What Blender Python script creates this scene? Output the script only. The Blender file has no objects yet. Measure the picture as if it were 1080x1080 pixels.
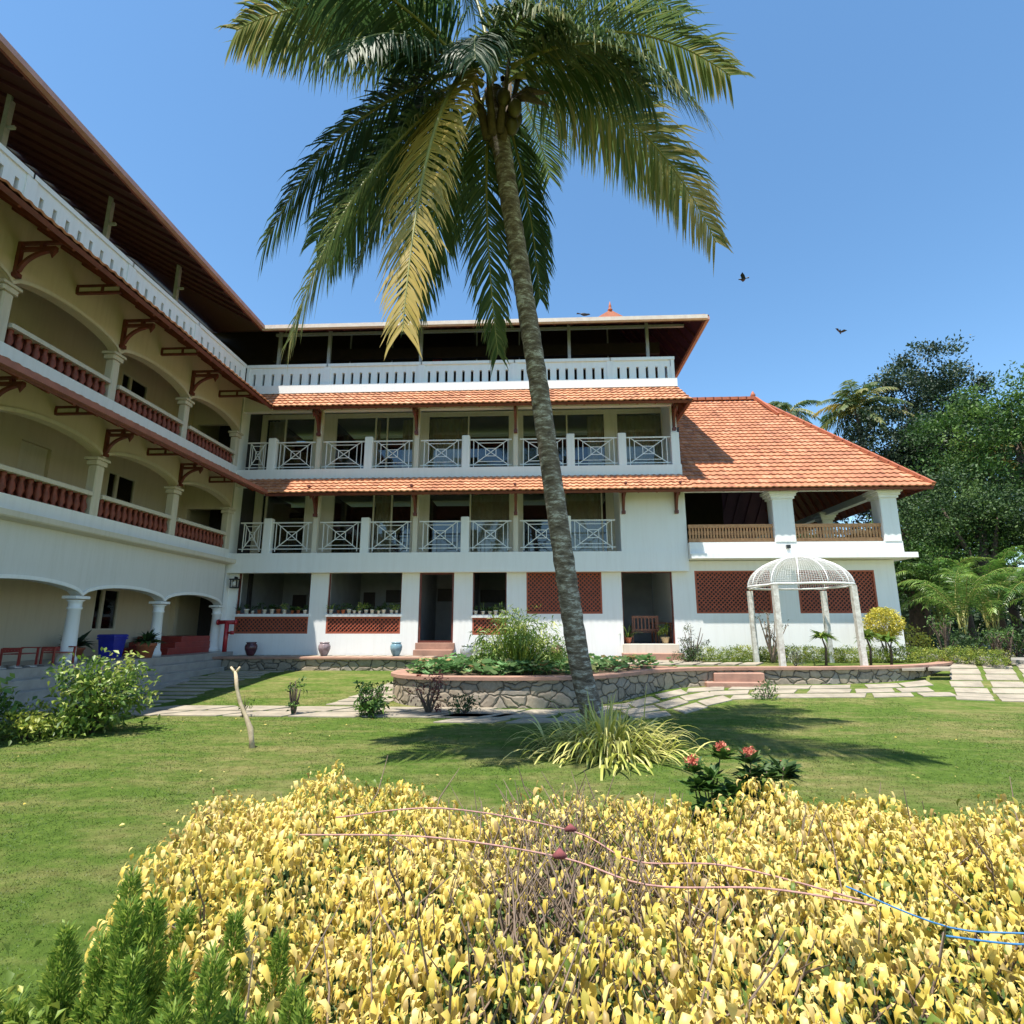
import bpy, math, random
import numpy as np
from mathutils import Vector, Matrix
random.seed(7); rng = np.random.default_rng(11)
R = math.radians
C = bpy.context.scene.collection
scene = bpy.context.scene
# ------------------------------------------------------------------ camera
cam = bpy.data.cameras.new('camera'); cam_o = bpy.data.objects.new('camera', cam); C.objects.link(cam_o)
cam.sensor_width = 36; cam.lens = 19.5; cam.clip_start = .05; cam.clip_end = 2000
cam_o.location = (0, 0, 1.7); cam_o.rotation_euler = (R(90 + 11.7), 0, R(2.6))
scene.camera = cam_o
# ------------------------------------------------------------------ light
SUN = Vector((-.20, -.29, 1)).normalized()
w = bpy.data.worlds.new('World'); scene.world = w; w.use_nodes = True
nt = w.node_tree; bg = nt.nodes['Background']
sky = nt.nodes.new('ShaderNodeTexSky'); sky.sky_type = 'NISHITA'; sky.sun_disc = False
sky.sun_elevation = math.asin(SUN.z); sky.sun_rotation = math.atan2(SUN.x, SUN.y)
sky.air_density = 1.0; sky.dust_density = .2; sky.ozone_density = 2.6
hs = nt.nodes.new('ShaderNodeHueSaturation'); hs.inputs['Saturation'].default_value = 1.12; hs.inputs['Hue'].default_value = .493
nt.links.new(sky.outputs[0], hs.inputs['Color']); nt.links.new(hs.outputs[0], bg.inputs[0]); bg.inputs[1].default_value = .14
sl = bpy.data.lights.new('sun', 'SUN'); sl.energy = 5.0; sl.angle = R(.5); sl.color = (1, .95, .86)
so = bpy.data.objects.new('sun', sl); C.objects.link(so); so.rotation_euler = SUN.to_track_quat('Z', 'Y').to_euler()
so.location = (-5, -5, 30)
scene.view_settings.view_transform = 'Standard'; scene.view_settings.look = 'None'
scene.view_settings.exposure = .82; scene.view_settings.gamma = 1
# ------------------------------------------------------------------ materials
def new_mat(name):
    m = bpy.data.materials.new(name); m.use_nodes = True
    return m, m.node_tree, m.node_tree.nodes['Principled BSDF']
def lk(nt, a, b): nt.links.new(a, b)
def coords(nt):
    return nt.nodes.new('ShaderNodeTexCoord').outputs['Object']
def noise(nt, co, scale, detail=4, rough=.6):
    n = nt.nodes.new('ShaderNodeTexNoise'); n.inputs['Scale'].default_value = scale
    n.inputs['Detail'].default_value = detail; n.inputs['Roughness'].default_value = rough
    lk(nt, co, n.inputs['Vector']); return n.outputs['Fac']
def ramp(nt, fac, stops):
    r = nt.nodes.new('ShaderNodeValToRGB'); lk(nt, fac, r.inputs[0])
    e = r.color_ramp.elements
    while len(e) < len(stops): e.new(.5)
    for k, (p, c) in enumerate(stops): e[k].position = p; e[k].color = (*c, 1)
    return r.outputs[0]
def mixc(nt, fac, a, b, mode='MIX'):
    m = nt.nodes.new('ShaderNodeMix'); m.data_type = 'RGBA'; m.blend_type = mode
    if isinstance(fac, float): m.inputs[0].default_value = fac
    else: lk(nt, fac, m.inputs[0])
    for s, x in ((6, a), (7, b)):
        if isinstance(x, tuple): m.inputs[s].default_value = (*x, 1)
        else: lk(nt, x, m.inputs[s])
    return m.outputs[2]
def bump(nt, h, bsdf, strength=.3, dist=.02):
    b = nt.nodes.new('ShaderNodeBump'); b.inputs['Strength'].default_value = strength
    b.inputs['Distance'].default_value = dist; lk(nt, h, b.inputs['Height']); lk(nt, b.outputs[0], bsdf.inputs['Normal'])
def plain(name, c, c2=None, scale=3., rough=.7, bs=.15, bscale=40., metal=0, bd=.01):
    m, nt, b = new_mat(name); co = coords(nt)
    c2 = c2 or tuple(x * .86 for x in c)
    lk(nt, ramp(nt, noise(nt, co, scale, 6, .65), [(.3, c2), (.62, c)]), b.inputs['Base Color'])
    b.inputs['Roughness'].default_value = rough; b.inputs['Metallic'].default_value = metal
    if bs: bump(nt, noise(nt, co, bscale, 3), b, bs, bd)
    return m
def painted(name, c, stain):
    # masonry paint with faint vertical rain streaks and blotches
    m, nt, b = new_mat(name); co = coords(nt)
    mp = nt.nodes.new('ShaderNodeMapping'); mp.inputs['Scale'].default_value = (5, 5, .35); lk(nt, co, mp.inputs[0])
    s = noise(nt, mp.outputs[0], 1.6, 6, .7); bl = noise(nt, co, .8, 5, .6)
    a = ramp(nt, s, [(.45, c), (.64, stain), (.84, tuple(v*.88 for v in stain))])
    lk(nt, mixc(nt, bl, a, c), b.inputs['Base Color'])
    b.inputs['Roughness'].default_value = .75; bump(nt, noise(nt, co, 60, 3), b, .12, .006)
    return m
M = {}
M['white'] = painted('white_paint', (.80, .80, .78), (.74, .73, .70))
M['white2'] = painted('white_trim_paint', (.82, .82, .80), (.72, .72, .69))
M['cream'] = painted('shaded_cream_paint', (.60, .52, .39), (.53, .45, .33))  # cream paint with the wing's shade and warm bounced light mixed into its colour
M['wingshade'] = painted('shaded_wing_white_paint', (.66, .65, .62), (.58, .57, .53))  # the white paint again, darkened so the colour carries the wing's shade
M['creamtrim'] = painted('cream_trim_paint', (.62, .57, .47), (.52, .47, .37))
M['redwood'] = plain('red_brown_timber', (.16, .035, .022), (.09, .022, .014), 6, .5)
M['soffit'] = plain('red_boarded_soffit', (.24, .055, .030), (.14, .034, .02), 5, .6)
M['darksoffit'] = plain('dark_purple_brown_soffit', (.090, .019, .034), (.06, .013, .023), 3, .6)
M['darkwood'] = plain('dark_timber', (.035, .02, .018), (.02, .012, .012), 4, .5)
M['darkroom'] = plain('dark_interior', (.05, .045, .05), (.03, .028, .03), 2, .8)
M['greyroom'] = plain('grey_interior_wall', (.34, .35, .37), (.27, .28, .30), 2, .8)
M['gutter'] = plain('cream_gutter', (.70, .60, .50), (.58, .46, .38), 4, .5)
M['gutterpink'] = plain('faded_pink_gutter', (.50, .27, .22), (.40, .2, .16), 4, .5)
M['browngutter'] = plain('brown_gutter', (.33, .11, .07), (.24, .08, .05), 4, .45)
M['terracotta'] = plain('terracotta', (.42, .13, .06), (.30, .085, .04), 9, .7, .3)
M['baluster'] = plain('dark_terracotta_baluster', (.26, .06, .032), (.15, .035, .02), 8, .6, .3)
M['lattice'] = plain('terracotta_lattice', (.40, .10, .05), (.28, .07, .035), 6, .7)
M['teak'] = plain('teak_balustrade', (.50, .25, .10), (.34, .15, .055), 9, .5)
M['chairwood'] = plain('reddish_chair_wood', (.30, .10, .045), (.2, .06, .03), 9, .45)
M['railmetal'] = plain('white_metal', (.78, .78, .76), (.66, .66, .64), 9, .35, 0)
M['steel'] = plain('grey_steel', (.42, .42, .43), (.33, .33, .34), 9, .35, 0)
M['curtain'] = plain('beige_curtain', (.85, .74, .54), (.70, .60, .43), 4, .9)
M['redfloor'] = plain('red_oxide_steps', (.30, .035, .025), (.2, .025, .02), 4, .4)
M['redpaint'] = plain('red_enamel', (.45, .03, .035), (.33, .02, .025), 6, .3, 0)
M['bluebin'] = plain('blue_plastic', (.03, .04, .42), (.02, .03, .33), 3, .35, 0)
M['black'] = plain('black_metal', (.02, .02, .02), (.012, .012, .012), 5, .4, 0)
M['floorgrey'] = plain('grey_floor_tile', (.36, .34, .31), (.25, .24, .22), 3, .35)
M['paver'] = plain('sandstone_paver', (.36, .31, .235), (.22, .19, .145), 2.2, .85, .4, 25, 0, .01)
M['coping'] = plain('red_sandstone_coping', (.40, .225, .16), (.28, .16, .115), 3, .8, .4, 25)
M['asphalt'] = plain('pale_concrete_drive', (.27, .25, .22), (.19, .18, .16), .7, .9, .4, 40)
M['soil'] = plain('brown_soil', (.10, .065, .04), (.05, .035, .022), 3, .95, .8, 12, 0, .05)
M['potwhite'] = plain('white_glazed_pot', (.75, .72, .66), (.6, .56, .5), 8, .3, 0)
M['rope_pink'] = plain('pink_rope', (.46, .26, .22), (.30, .16, .14), 60, .9)
M['knot'] = plain('maroon_knot', (.22, .06, .06), (.14, .04, .04), 30, .9)
M['rope_blue'] = plain('blue_rope', (.04, .18, .38), (.02, .11, .25), 60, .6)
M['twig'] = plain('grey_purple_twigs', (.25, .18, .13), (.14, .10, .07), 20, .85)
M['stick'] = plain('peeled_stick', (.55, .44, .28), (.36, .27, .17), 14, .8)
M['bark'] = plain('brown_bark', (.13, .09, .065), (.06, .045, .035), 7, .9, .7, 20, 0, .03)
M['bird'] = plain('black_feathers', (.012, .012, .016), (.008, .008, .01), 9, .5, 0)
M['postpaint'] = plain('flaking_white_post', (.68, .66, .60), (.38, .35, .30), 9, .8, .3)

def tile_mat(name, c1, c2, c3):
    m, nt, b = new_mat(name)
    uv = nt.nodes.new('ShaderNodeUVMap'); uv.uv_map = 'UVMap'
    fl = nt.nodes.new('ShaderNodeVectorMath'); fl.operation = 'FLOOR'; lk(nt, uv.outputs[0], fl.inputs[0])
    wn = nt.nodes.new('ShaderNodeTexWhiteNoise'); wn.noise_dimensions = '2D'; lk(nt, fl.outputs[0], wn.inputs['Vector'])
    a = ramp(nt, wn.outputs['Value'], [(0., c2), (.35, c1), (.8, c1), (1., c3)])
    n = noise(nt, coords(nt), 1.1, 6, .7)
    lk(nt, mixc(nt, ramp(nt, n, [(.45, (0, 0, 0)), (.70, (.8, .8, .8))]), a, c2), b.inputs['Base Color'])
    b.inputs['Roughness'].default_value = .8; bump(nt, noise(nt, coords(nt), 30, 3), b, .25, .01)
    return m
M['tile'] = tile_mat('terracotta_roof_tile', (.46, .185, .09), (.30, .115, .058), (.55, .26, .145))
M['tile2'] = tile_mat('pale_orange_awning_tile', (.52, .235, .12), (.33, .135, .07), (.62, .33, .19))

def glass_mat():
    m, nt, b = new_mat('window_glass'); out = nt.nodes['Material Output']
    t = nt.nodes.new('ShaderNodeBsdfTransparent'); t.inputs[0].default_value = (.74, .77, .78, 1)
    g = nt.nodes.new('ShaderNodeBsdfGlossy'); g.inputs['Roughness'].default_value = .03
    f = nt.nodes.new('ShaderNodeFresnel'); f.inputs[0].default_value = 1.7
    x = nt.nodes.new('ShaderNodeMixShader'); lk(nt, f.outputs[0], x.inputs[0]); lk(nt, t.outputs[0], x.inputs[1]); lk(nt, g.outputs[0], x.inputs[2])
    lk(nt, x.outputs[0], out.inputs[0]); return m
M['glass'] = glass_mat()

def leaf_mat(name, stops, trans=.35, rough=.5):
    m, nt, b = new_mat(name); out = nt.nodes['Material Output']
    at = nt.nodes.new('ShaderNodeAttribute'); at.attribute_name = 'rnd'
    col = ramp(nt, at.outputs['Fac'], stops)
    lk(nt, col, b.inputs['Base Color']); b.inputs['Roughness'].default_value = rough
    t = nt.nodes.new('ShaderNodeBsdfTranslucent'); lk(nt, col, t.inputs[0])
    x = nt.nodes.new('ShaderNodeMixShader'); x.inputs[0].default_value = trans
    lk(nt, b.outputs[0], x.inputs[1]); lk(nt, t.outputs[0], x.inputs[2]); lk(nt, x.outputs[0], out.inputs[0])
    return m
L = {}
L['palm'] = leaf_mat('palm_leaflets', [(0, (.028, .065, .022)), (.45, (.065, .12, .035)), (.75, (.17, .21, .065)), (1, (.46, .38, .15))], .42, .55)
L['palmyellow'] = leaf_mat('yellowing_palm_leaflets', [(0, (.15, .16, .035)), (.5, (.46, .33, .06)), (1, (.60, .42, .14))], .3, .45)
L['yellow'] = leaf_mat('yellow_hedge_leaves', [(0, (.14, .20, .03)), (.15, (.42, .36, .06)), (.4, (.72, .53, .10)), (.72, (.80, .65, .23)), (.9, (.62, .47, .17)), (1, (.38, .27, .09))], .28, .5)
L['lime'] = leaf_mat('lime_leaves', [(0, (.06, .12, .02)), (.5, (.20, .28, .04)), (1, (.45, .45, .08))], .35, .5)
L['bush'] = leaf_mat('variegated_leaves', [(0, (.035, .09, .015)), (.45, (.12, .21, .03)), (.75, (.30, .38, .07)), (1, (.60, .60, .22))], .3, .45)
L['green'] = leaf_mat('green_leaves', [(0, (.010, .030, .009)), (.5, (.030, .074, .017)), (1, (.10, .17, .035))], .25, .65)
L['fresh'] = leaf_mat('bright_green_leaves', [(0, (.018, .05, .010)), (.5, (.05, .12, .02)), (1, (.15, .25, .045))], .3, .62)
L['dark'] = leaf_mat('dark_tree_leaves', [(0, (.012, .028, .014)), (.6, (.030, .058, .026)), (1, (.07, .11, .045))], .2, .6)
L['cypress'] = leaf_mat('cypress_foliage', [(0, (.07, .15, .02)), (.5, (.19, .31, .045)), (1, (.42, .50, .09))], .45, .5)
L['ball'] = leaf_mat('golden_leaves', [(0, (.16, .22, .03)), (.4, (.50, .45, .05)), (1, (.82, .70, .14))], .3, .5)
L['grey'] = leaf_mat('grey_green_leaves', [(0, (.06, .08, .05)), (1, (.20, .22, .16))], .2, .6)
L['red'] = leaf_mat('red_flowers', [(0, (.40, .06, .04)), (1, (.80, .28, .18))], .3, .5)
L['maroon'] = leaf_mat('maroon_leaves', [(0, (.06, .02, .02)), (1, (.22, .05, .05))], .2, .5)
L['lotus'] = leaf_mat('lotus_leaves', [(0, (.05, .13, .04)), (.5, (.13, .27, .09)), (.8, (.24, .40, .17)), (.93, (.40, .45, .2)), (1, (.42, .26, .12))], .3, .35)
L['ribbon'] = leaf_mat('striped_ribbon_leaves', [(0, (.14, .20, .03)), (.4, (.42, .44, .08)), (1, (.80, .72, .28))], .3, .45)

def grass_cols(nt, co):
    # patchy lawn: green with drier straw coloured areas, mottled finely
    a = noise(nt, co, .45, 5, .65); d = noise(nt, co, 7., 4, .7)
    mp = nt.nodes.new('ShaderNodeMapping'); mp.inputs['Scale'].default_value = (.6, 1.6, 1); lk(nt, co, mp.inputs[0])
    e = noise(nt, mp.outputs[0], 1.7, 5, .7)
    g = ramp(nt, d, [(.25, (.056, .102, .015)), (.55, (.098, .160, .026)), (.8, (.165, .22, .045))])
    s = ramp(nt, d, [(.25, (.17, .155, .05)), (.75, (.32, .28, .12))])
    ad = nt.nodes.new('ShaderNodeMath'); ad.operation = 'MULTIPLY'; lk(nt, a, ad.inputs[0]); lk(nt, e, ad.inputs[1])
    f = ramp(nt, ad.outputs[0], [(.20, (0, 0, 0)), (.39, (.95, .95, .95))])
    return mixc(nt, f, g, s), d
def lawn_mat():
    m, nt, b = new_mat('lawn'); co = coords(nt); c, d = grass_cols(nt, co)
    lk(nt, c, b.inputs['Base Color']); b.inputs['Roughness'].default_value = .95
    b.inputs['Specular IOR Level'].default_value = .1
    bump(nt, noise(nt, co, 45, 5, .8), b, .8, .04); return m
def blade_mat():
    m, nt, b = new_mat('grass_blades'); co = coords(nt); c, d = grass_cols(nt, co)
    out = nt.nodes['Material Output']; lk(nt, c, b.inputs['Base Color']); b.inputs['Roughness'].default_value = .6
    t = nt.nodes.new('ShaderNodeBsdfTranslucent'); lk(nt, c, t.inputs[0])
    x = nt.nodes.new('ShaderNodeMixShader'); x.inputs[0].default_value = .35
    lk(nt, b.outputs[0], x.inputs[1]); lk(nt, t.outputs[0], x.inputs[2]); lk(nt, x.outputs[0], out.inputs[0]); return m
M['lawn'] = lawn_mat(); M['blade'] = blade_mat()
def rubble_mat():
    m, nt, b = new_mat('rubble_stone'); co = coords(nt)
    wob = nt.nodes.new('ShaderNodeTexNoise'); wob.inputs['Scale'].default_value = 3; lk(nt, co, wob.inputs['Vector'])
    mx = nt.nodes.new('ShaderNodeMix'); mx.data_type = 'VECTOR'; mx.inputs[0].default_value = .2; lk(nt, co, mx.inputs[4]); lk(nt, wob.outputs['Color'], mx.inputs[5])
    mp = nt.nodes.new('ShaderNodeMapping'); mp.inputs['Scale'].default_value = (3.3, 3.3, 5.6); lk(nt, mx.outputs[1], mp.inputs[0])
    v = nt.nodes.new('ShaderNodeTexVoronoi'); v.feature = 'DISTANCE_TO_EDGE'; v.inputs['Scale'].default_value = 1; lk(nt, mp.outputs[0], v.inputs['Vector'])
    v2 = nt.nodes.new('ShaderNodeTexVoronoi'); v2.inputs['Scale'].default_value = 1; lk(nt, mp.outputs[0], v2.inputs['Vector'])
    sp = nt.nodes.new('ShaderNodeSeparateColor'); lk(nt, v2.outputs['Color'], sp.inputs[0])
    st = ramp(nt, sp.outputs[0], [(0, (.20, .155, .11)), (.4, (.33, .26, .18)), (.7, (.42, .32, .21)), (1, (.26, .23, .20))])
    st = mixc(nt, .35, st, ramp(nt, noise(nt, co, 14, 5, .7), [(.3, (.10, .09, .08)), (.7, (.45, .40, .33))]))
    e = ramp(nt, v.outputs['Distance'], [(.004, (0, 0, 0)), (.035, (.8, .8, .8)), (.14, (1, 1, 1))])
    lk(nt, mixc(nt, e, (.13, .115, .09), st), b.inputs['Base Color']); b.inputs['Roughness'].default_value = .9
    bump(nt, e, b, 1., .07); return m
M['rubble'] = rubble_mat()
def trunk_mat():
    m, nt, b = new_mat('coconut_trunk'); co = coords(nt)
    mp = nt.nodes.new('ShaderNodeMapping'); mp.inputs['Scale'].default_value = (1, 1, 3.2); lk(nt, co, mp.inputs[0])
    n1 = noise(nt, mp.outputs[0], 4.5, 8, .75); n2 = noise(nt, co, 2.2, 3)
    c = ramp(nt, n1, [(.34, (.05, .036, .028)), (.47, (.17, .125, .09)), (.55, (.30, .25, .20)), (.60, (.62, .58, .52)), (.66, (.30, .26, .21))])
    lk(nt, mixc(nt, ramp(nt, n2, [(.5, (0, 0, 0)), (.75, (.6, .6, .6))]), c, (.14, .09, .06)), b.inputs['Base Color'])
    b.inputs['Roughness'].default_value = .9; bump(nt, n1, b, .9, .05); return m
M['trunk'] = trunk_mat()
M['rachis'] = plain('frond_stalk', (.30, .28, .07), (.18, .18, .05), 3, .5)
def glaze(name, a, b_):
    return plain(name, a, b_, 7, .22, 0)
# ------------------------------------------------------------------ mesh helpers
def V(*a): return Vector(a)
class MB:
    def __init__(s): s.v = []; s.f = []; s.m = []; s.uv = None; s.sm = []
    def add(s, vs, fs, mi=0, smooth=False):
        o = len(s.v); s.v += [tuple(p) for p in vs]
        for f in fs: s.f.append([i + o for i in f]); s.m.append(mi); s.sm.append(smooth)
        return s
    def box(s, x0, x1, y0, y1, z0, z1, mi=0):
        return s.add([(x0,y0,z0),(x1,y0,z0),(x1,y1,z0),(x0,y1,z0),(x0,y0,z1),(x1,y0,z1),(x1,y1,z1),(x0,y1,z1)],
              [(0,3,2,1),(4,5,6,7),(0,1,5,4),(1,2,6,5),(2,3,7,6),(3,0,4,7)], mi)
    def bbox(s, x0, x1, y0, y1, z0, z1, b=.01, mi=0):
        # box with chamfered vertical and top edges
        vs = []
        for z, i in ((z0, 0), (z1 - b, 0), (z1, b)):
            vs += [(x0+b+i,y0+i,z),(x1-b-i,y0+i,z),(x1-i,y0+b+i,z),(x1-i,y1-b-i,z),(x1-b-i,y1-i,z),(x0+b+i,y1-i,z),(x0+i,y1-b-i,z),(x0+i,y0+b+i,z)]
        fs = [tuple(range(7, -1, -1)), tuple(range(16, 24))]
        for l in (0, 8):
            for k in range(8): fs.append((l+k, l+(k+1)%8, l+8+(k+1)%8, l+8+k))
        return s.add(vs, fs, mi)
    def bar(s, p, q, wd, h=None, mi=0, up=V(0,0,1)):
        p = Vector(p); q = Vector(q); h = h or wd; d = (q - p).normalized()
        if abs(d.dot(up)) > .98: up = V(0, 1, 0)
        a = d.cross(up).normalized() * wd / 2; b = a.cross(d).normalized() * h / 2
        return s.add([p-a-b,p+a-b,p+a+b,p-a+b,q-a-b,q+a-b,q+a+b,q-a+b],[(0,3,2,1),(4,5,6,7),(0,1,5,4),(1,2,6,5),(2,3,7,6),(3,0,4,7)], mi)
    def tube(s, pts, rad, n=8, mi=0, cap=True):
        pts = [Vector(p) for p in pts]; vs = []; N = len(pts)
        if not hasattr(rad, '__len__'): rad = [rad] * N
        a = None
        for i, p in enumerate(pts):
            d = (pts[min(i+1, N-1)] - pts[max(i-1, 0)]).normalized()
            if a is None: a = d.cross(V(0,0,1)) if abs(d.z) < .9 else d.cross(V(0,1,0))
            a = (a - d * a.dot(d)).normalized(); b = d.cross(a)
            for k in range(n):
                t = 2 * math.pi * k / n; vs.append(p + (a * math.cos(t) + b * math.sin(t)) * rad[i])
        fs = [(i*n+k, i*n+(k+1)%n, (i+1)*n+(k+1)%n, (i+1)*n+k) for i in range(N-1) for k in range(n)]
        if cap: fs += [tuple(range(n-1,-1,-1)), tuple(range((N-1)*n, N*n))]
        return s.add(vs, fs, mi, True)
    def lathe(s, x, y, prof, n=16, mi=0, sq=1.):
        vs = []
        for z, r in prof:
            for k in range(n):
                t = 2 * math.pi * (k + .5) / n; vs.append((x + r * math.cos(t), y + r * math.sin(t) * sq, z))
        N = len(prof)
        fs = [(i*n+k, i*n+(k+1)%n, (i+1)*n+(k+1)%n, (i+1)*n+k) for i in range(N-1) for k in range(n)]
        fs += [tuple(range(n-1,-1,-1)), tuple(range((N-1)*n, N*n))]
        return s.add(vs, fs, mi, n > 6)
    def build(s, name, mats, parent=None, local=False, loc=None):
        if not isinstance(mats, (list, tuple)): mats = [mats]
        me = bpy.data.meshes.new(name)
        off = V(0,0,0)
        if parent is not None and not local:
            pp = parent
            while pp is not None: off = off + pp.location; pp = pp.parent
        if loc is not None: off = Vector(loc)
        me.from_pydata([(x-off.x, y-off.y, z-off.z) for x, y, z in s.v], [], s.f)
        for m in mats: me.materials.append(m)
        me.polygons.foreach_set('material_index', s.m); me.polygons.foreach_set('use_smooth', s.sm)
        if s.uv:
            u = me.uv_layers.new(name='UVMap'); flat = [c for f in s.f for i in f for c in s.uv.get(i, (0, 0))]
            u.data.foreach_set('uv', flat)
        me.update()
        o = bpy.data.objects.new(name, me); C.objects.link(o)
        if parent is not None: o.parent = parent
        if loc is not None: o.location = loc
        return o
def tag(o, label=None, cat=None, group=None, kind=None):
    if label: o['label'] = label
    if cat: o['category'] = cat
    if group: o['group'] = group
    if kind: o['kind'] = kind
    return o
def thing(name, loc, label, cat, group=None, rz=0):
    o = bpy.data.objects.new(name, None); C.objects.link(o); o.location = loc; o.rotation_euler = (0, 0, rz)
    o.empty_display_size = .2
    return tag(o, label, cat, group)
def kids(o): return [c for c in bpy.data.objects if c.parent == o]
def dup(o, parent=None, loc=None, label=None, rz=None, scale=None):
    c = o.copy(); C.objects.link(c)
    if parent is not None: c.parent = parent
    if loc is not None: c.location = loc
    if rz is not None: c.rotation_euler = (0, 0, rz)
    if scale is not None: c.scale = (scale,)*3
    if label: c['label'] = label
    for k in kids(o): dup(k, c)
    return c
def np_obj(name, vs, faces, mat, parent=None, rnd=None, off=(0,0,0), smooth=False, mi=None):
    """faces: (n,k) int array"""
    me = bpy.data.meshes.new(name); vs = np.asarray(vs, dtype=np.float32) - np.asarray(off, dtype=np.float32)
    n, k = faces.shape
    me.vertices.add(len(vs)); me.vertices.foreach_set('co', vs.ravel())
    me.loops.add(n * k); me.loops.foreach_set('vertex_index', faces.astype(np.int32).ravel())
    me.polygons.add(n); me.polygons.foreach_set('loop_start', np.arange(0, n*k, k, dtype=np.int32))
    if smooth: me.polygons.foreach_set('use_smooth', np.ones(n, dtype=bool))
    mats = mat if isinstance(mat, (list, tuple)) else [mat]
    for m in mats: me.materials.append(m)
    if mi is not None: me.polygons.foreach_set('material_index', np.asarray(mi, dtype=np.int32))
    if rnd is not None:
        a = me.attributes.new('rnd', 'FLOAT', 'POINT'); a.data.foreach_set('value', np.asarray(rnd, dtype=np.float32))
    me.update(calc_edges=True); me.validate()
    o = bpy.data.objects.new(name, me); C.objects.link(o)
    if parent is not None: o.parent = parent
    return o
def tri_obj(name, vs, f, mat, parent, rnd, off):
    # quads whose last two corners coincide are stored as triangles
    t = f[:, 2] == f[:, 3]; q = f[~t]; t3 = f[t][:, :3]; tris = np.concatenate([t3, q[:, [0, 1, 2]], q[:, [0, 2, 3]]], 0)
    return np_obj(name, vs, tris, mat, parent, rnd, off, smooth=True)
def nrm(a): return a / np.maximum(np.linalg.norm(a, axis=-1, keepdims=True), 1e-9)
def leaf_quads(P, D, N, Ln, Wd, fold=.25, droop=.25, pos=.45):
    D = nrm(D); S = nrm(np.cross(D, N)); U = np.cross(S, D); Ln = Ln[:, None]; Wd = Wd[:, None]
    mid = P + D * Ln * pos
    a = mid + S * Wd / 2 + U * Wd * fold; b = mid - S * Wd / 2 + U * Wd * fold; c = mid
    tip = P + D * Ln; tip = tip + np.array([0, 0, -1.]) * Ln * droop * rng.uniform(.3, 1.3, (len(P), 1))
    vs = np.stack([P, a, tip, b, c], 1).reshape(-1, 3)
    i = np.arange(len(P))[:, None] * 5
    f = np.concatenate([i + [0, 1, 2, 4], i + [0, 4, 2, 3]], 0)
    return vs, f
def curled(P, O, Ln, Wd, down=1.0):
    # drooping leaf: leaves the stem outwards, bends down and curls at the tip (10 verts, 6 quads)
    n = len(P); Ln = Ln[:, None]; Wd = Wd[:, None]; dn = np.array([0, 0, -1.])
    a = rng.uniform(0, 6.283, n); h = np.stack([np.cos(a), np.sin(a), np.zeros(n)], 1)
    d0 = nrm(O*.4 + h*.6 + dn*rng.uniform(.1, 1.0, (n, 1))); k = rng.uniform(.45, 1.5, (n, 1))*down
    d1 = nrm(d0 + dn*k); d2 = nrm(d1 + dn*k*.8 + h*rng.uniform(-.7, .35, (n, 1)))
    S = nrm(np.cross(d0, rng.normal(size=(n, 3))*.35 + O + np.array([0, -.35, .45]))); ps = []
    p = P; ps.append(p); p1 = p + d0*Ln*.3; p2 = p1 + d1*Ln*.35; p3 = p2 + d2*Ln*.35
    up = nrm(np.cross(S, d1)); c = rng.uniform(-.1, .35, (n, 1))
    L1 = p1 + S*Wd*.44 + up*Wd*c; R1 = p1 - S*Wd*.44 + up*Wd*c; L2 = p2 + S*Wd*.44 + up*Wd*c; R2 = p2 - S*Wd*.44 + up*Wd*c
    vs = np.stack([P, p1, p2, p3, L1, R1, L2, R2], 1).reshape(-1, 3); i = np.arange(n)[:, None]*8
    f = np.concatenate([i + [0, 4, 1, 1], i + [0, 1, 5, 5], i + [1, 4, 6, 2], i + [5, 1, 2, 7], i + [2, 6, 3, 3], i + [7, 2, 3, 3]], 0)
    return vs, f
def flat_quads(P, D, N, Ln, Wd):
    D = nrm(D); S = nrm(np.cross(D, N)); Ln = Ln[:, None]; Wd = Wd[:, None]
    vs = np.stack([P, P + D*Ln*.45 + S*Wd/2, P + D*Ln, P + D*Ln*.5 - S*Wd/2], 1).reshape(-1, 3)
    return vs, np.arange(len(P))[:, None] * 4 + [0, 1, 2, 3]
def rdir(n, up=0.):
    d = nrm(rng.normal(size=(n, 3))); d[:, 2] += up; return nrm(d)
def clumpy(blobs, n, clump_n, clump_r, inner=.62):
    """points in clumps near the surface of ellipsoids (x,y,z,rx,ry,rz); returns points, outward dirs, clump id"""
    blobs = np.array(blobs, float); wt = (blobs[:, 3] * blobs[:, 5]); wt /= wt.sum()
    nc = max(1, n // clump_n); b = rng.choice(len(blobs), nc, p=wt); d = rdir(nc)
    rr = rng.uniform(inner, 1.08, (nc, 1))
    cc = blobs[b, :3] + d * rr * blobs[b, 3:]
    ci = rng.integers(0, nc, n); P = cc[ci] + np.clip(rng.normal(size=(n, 3)), -1.6, 1.6) * np.array([1.15, 1.15, .75]) * clump_r * rng.uniform(.5, 1.2, (nc, 1))[ci]
    return P, d[ci], ci, nc
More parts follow.
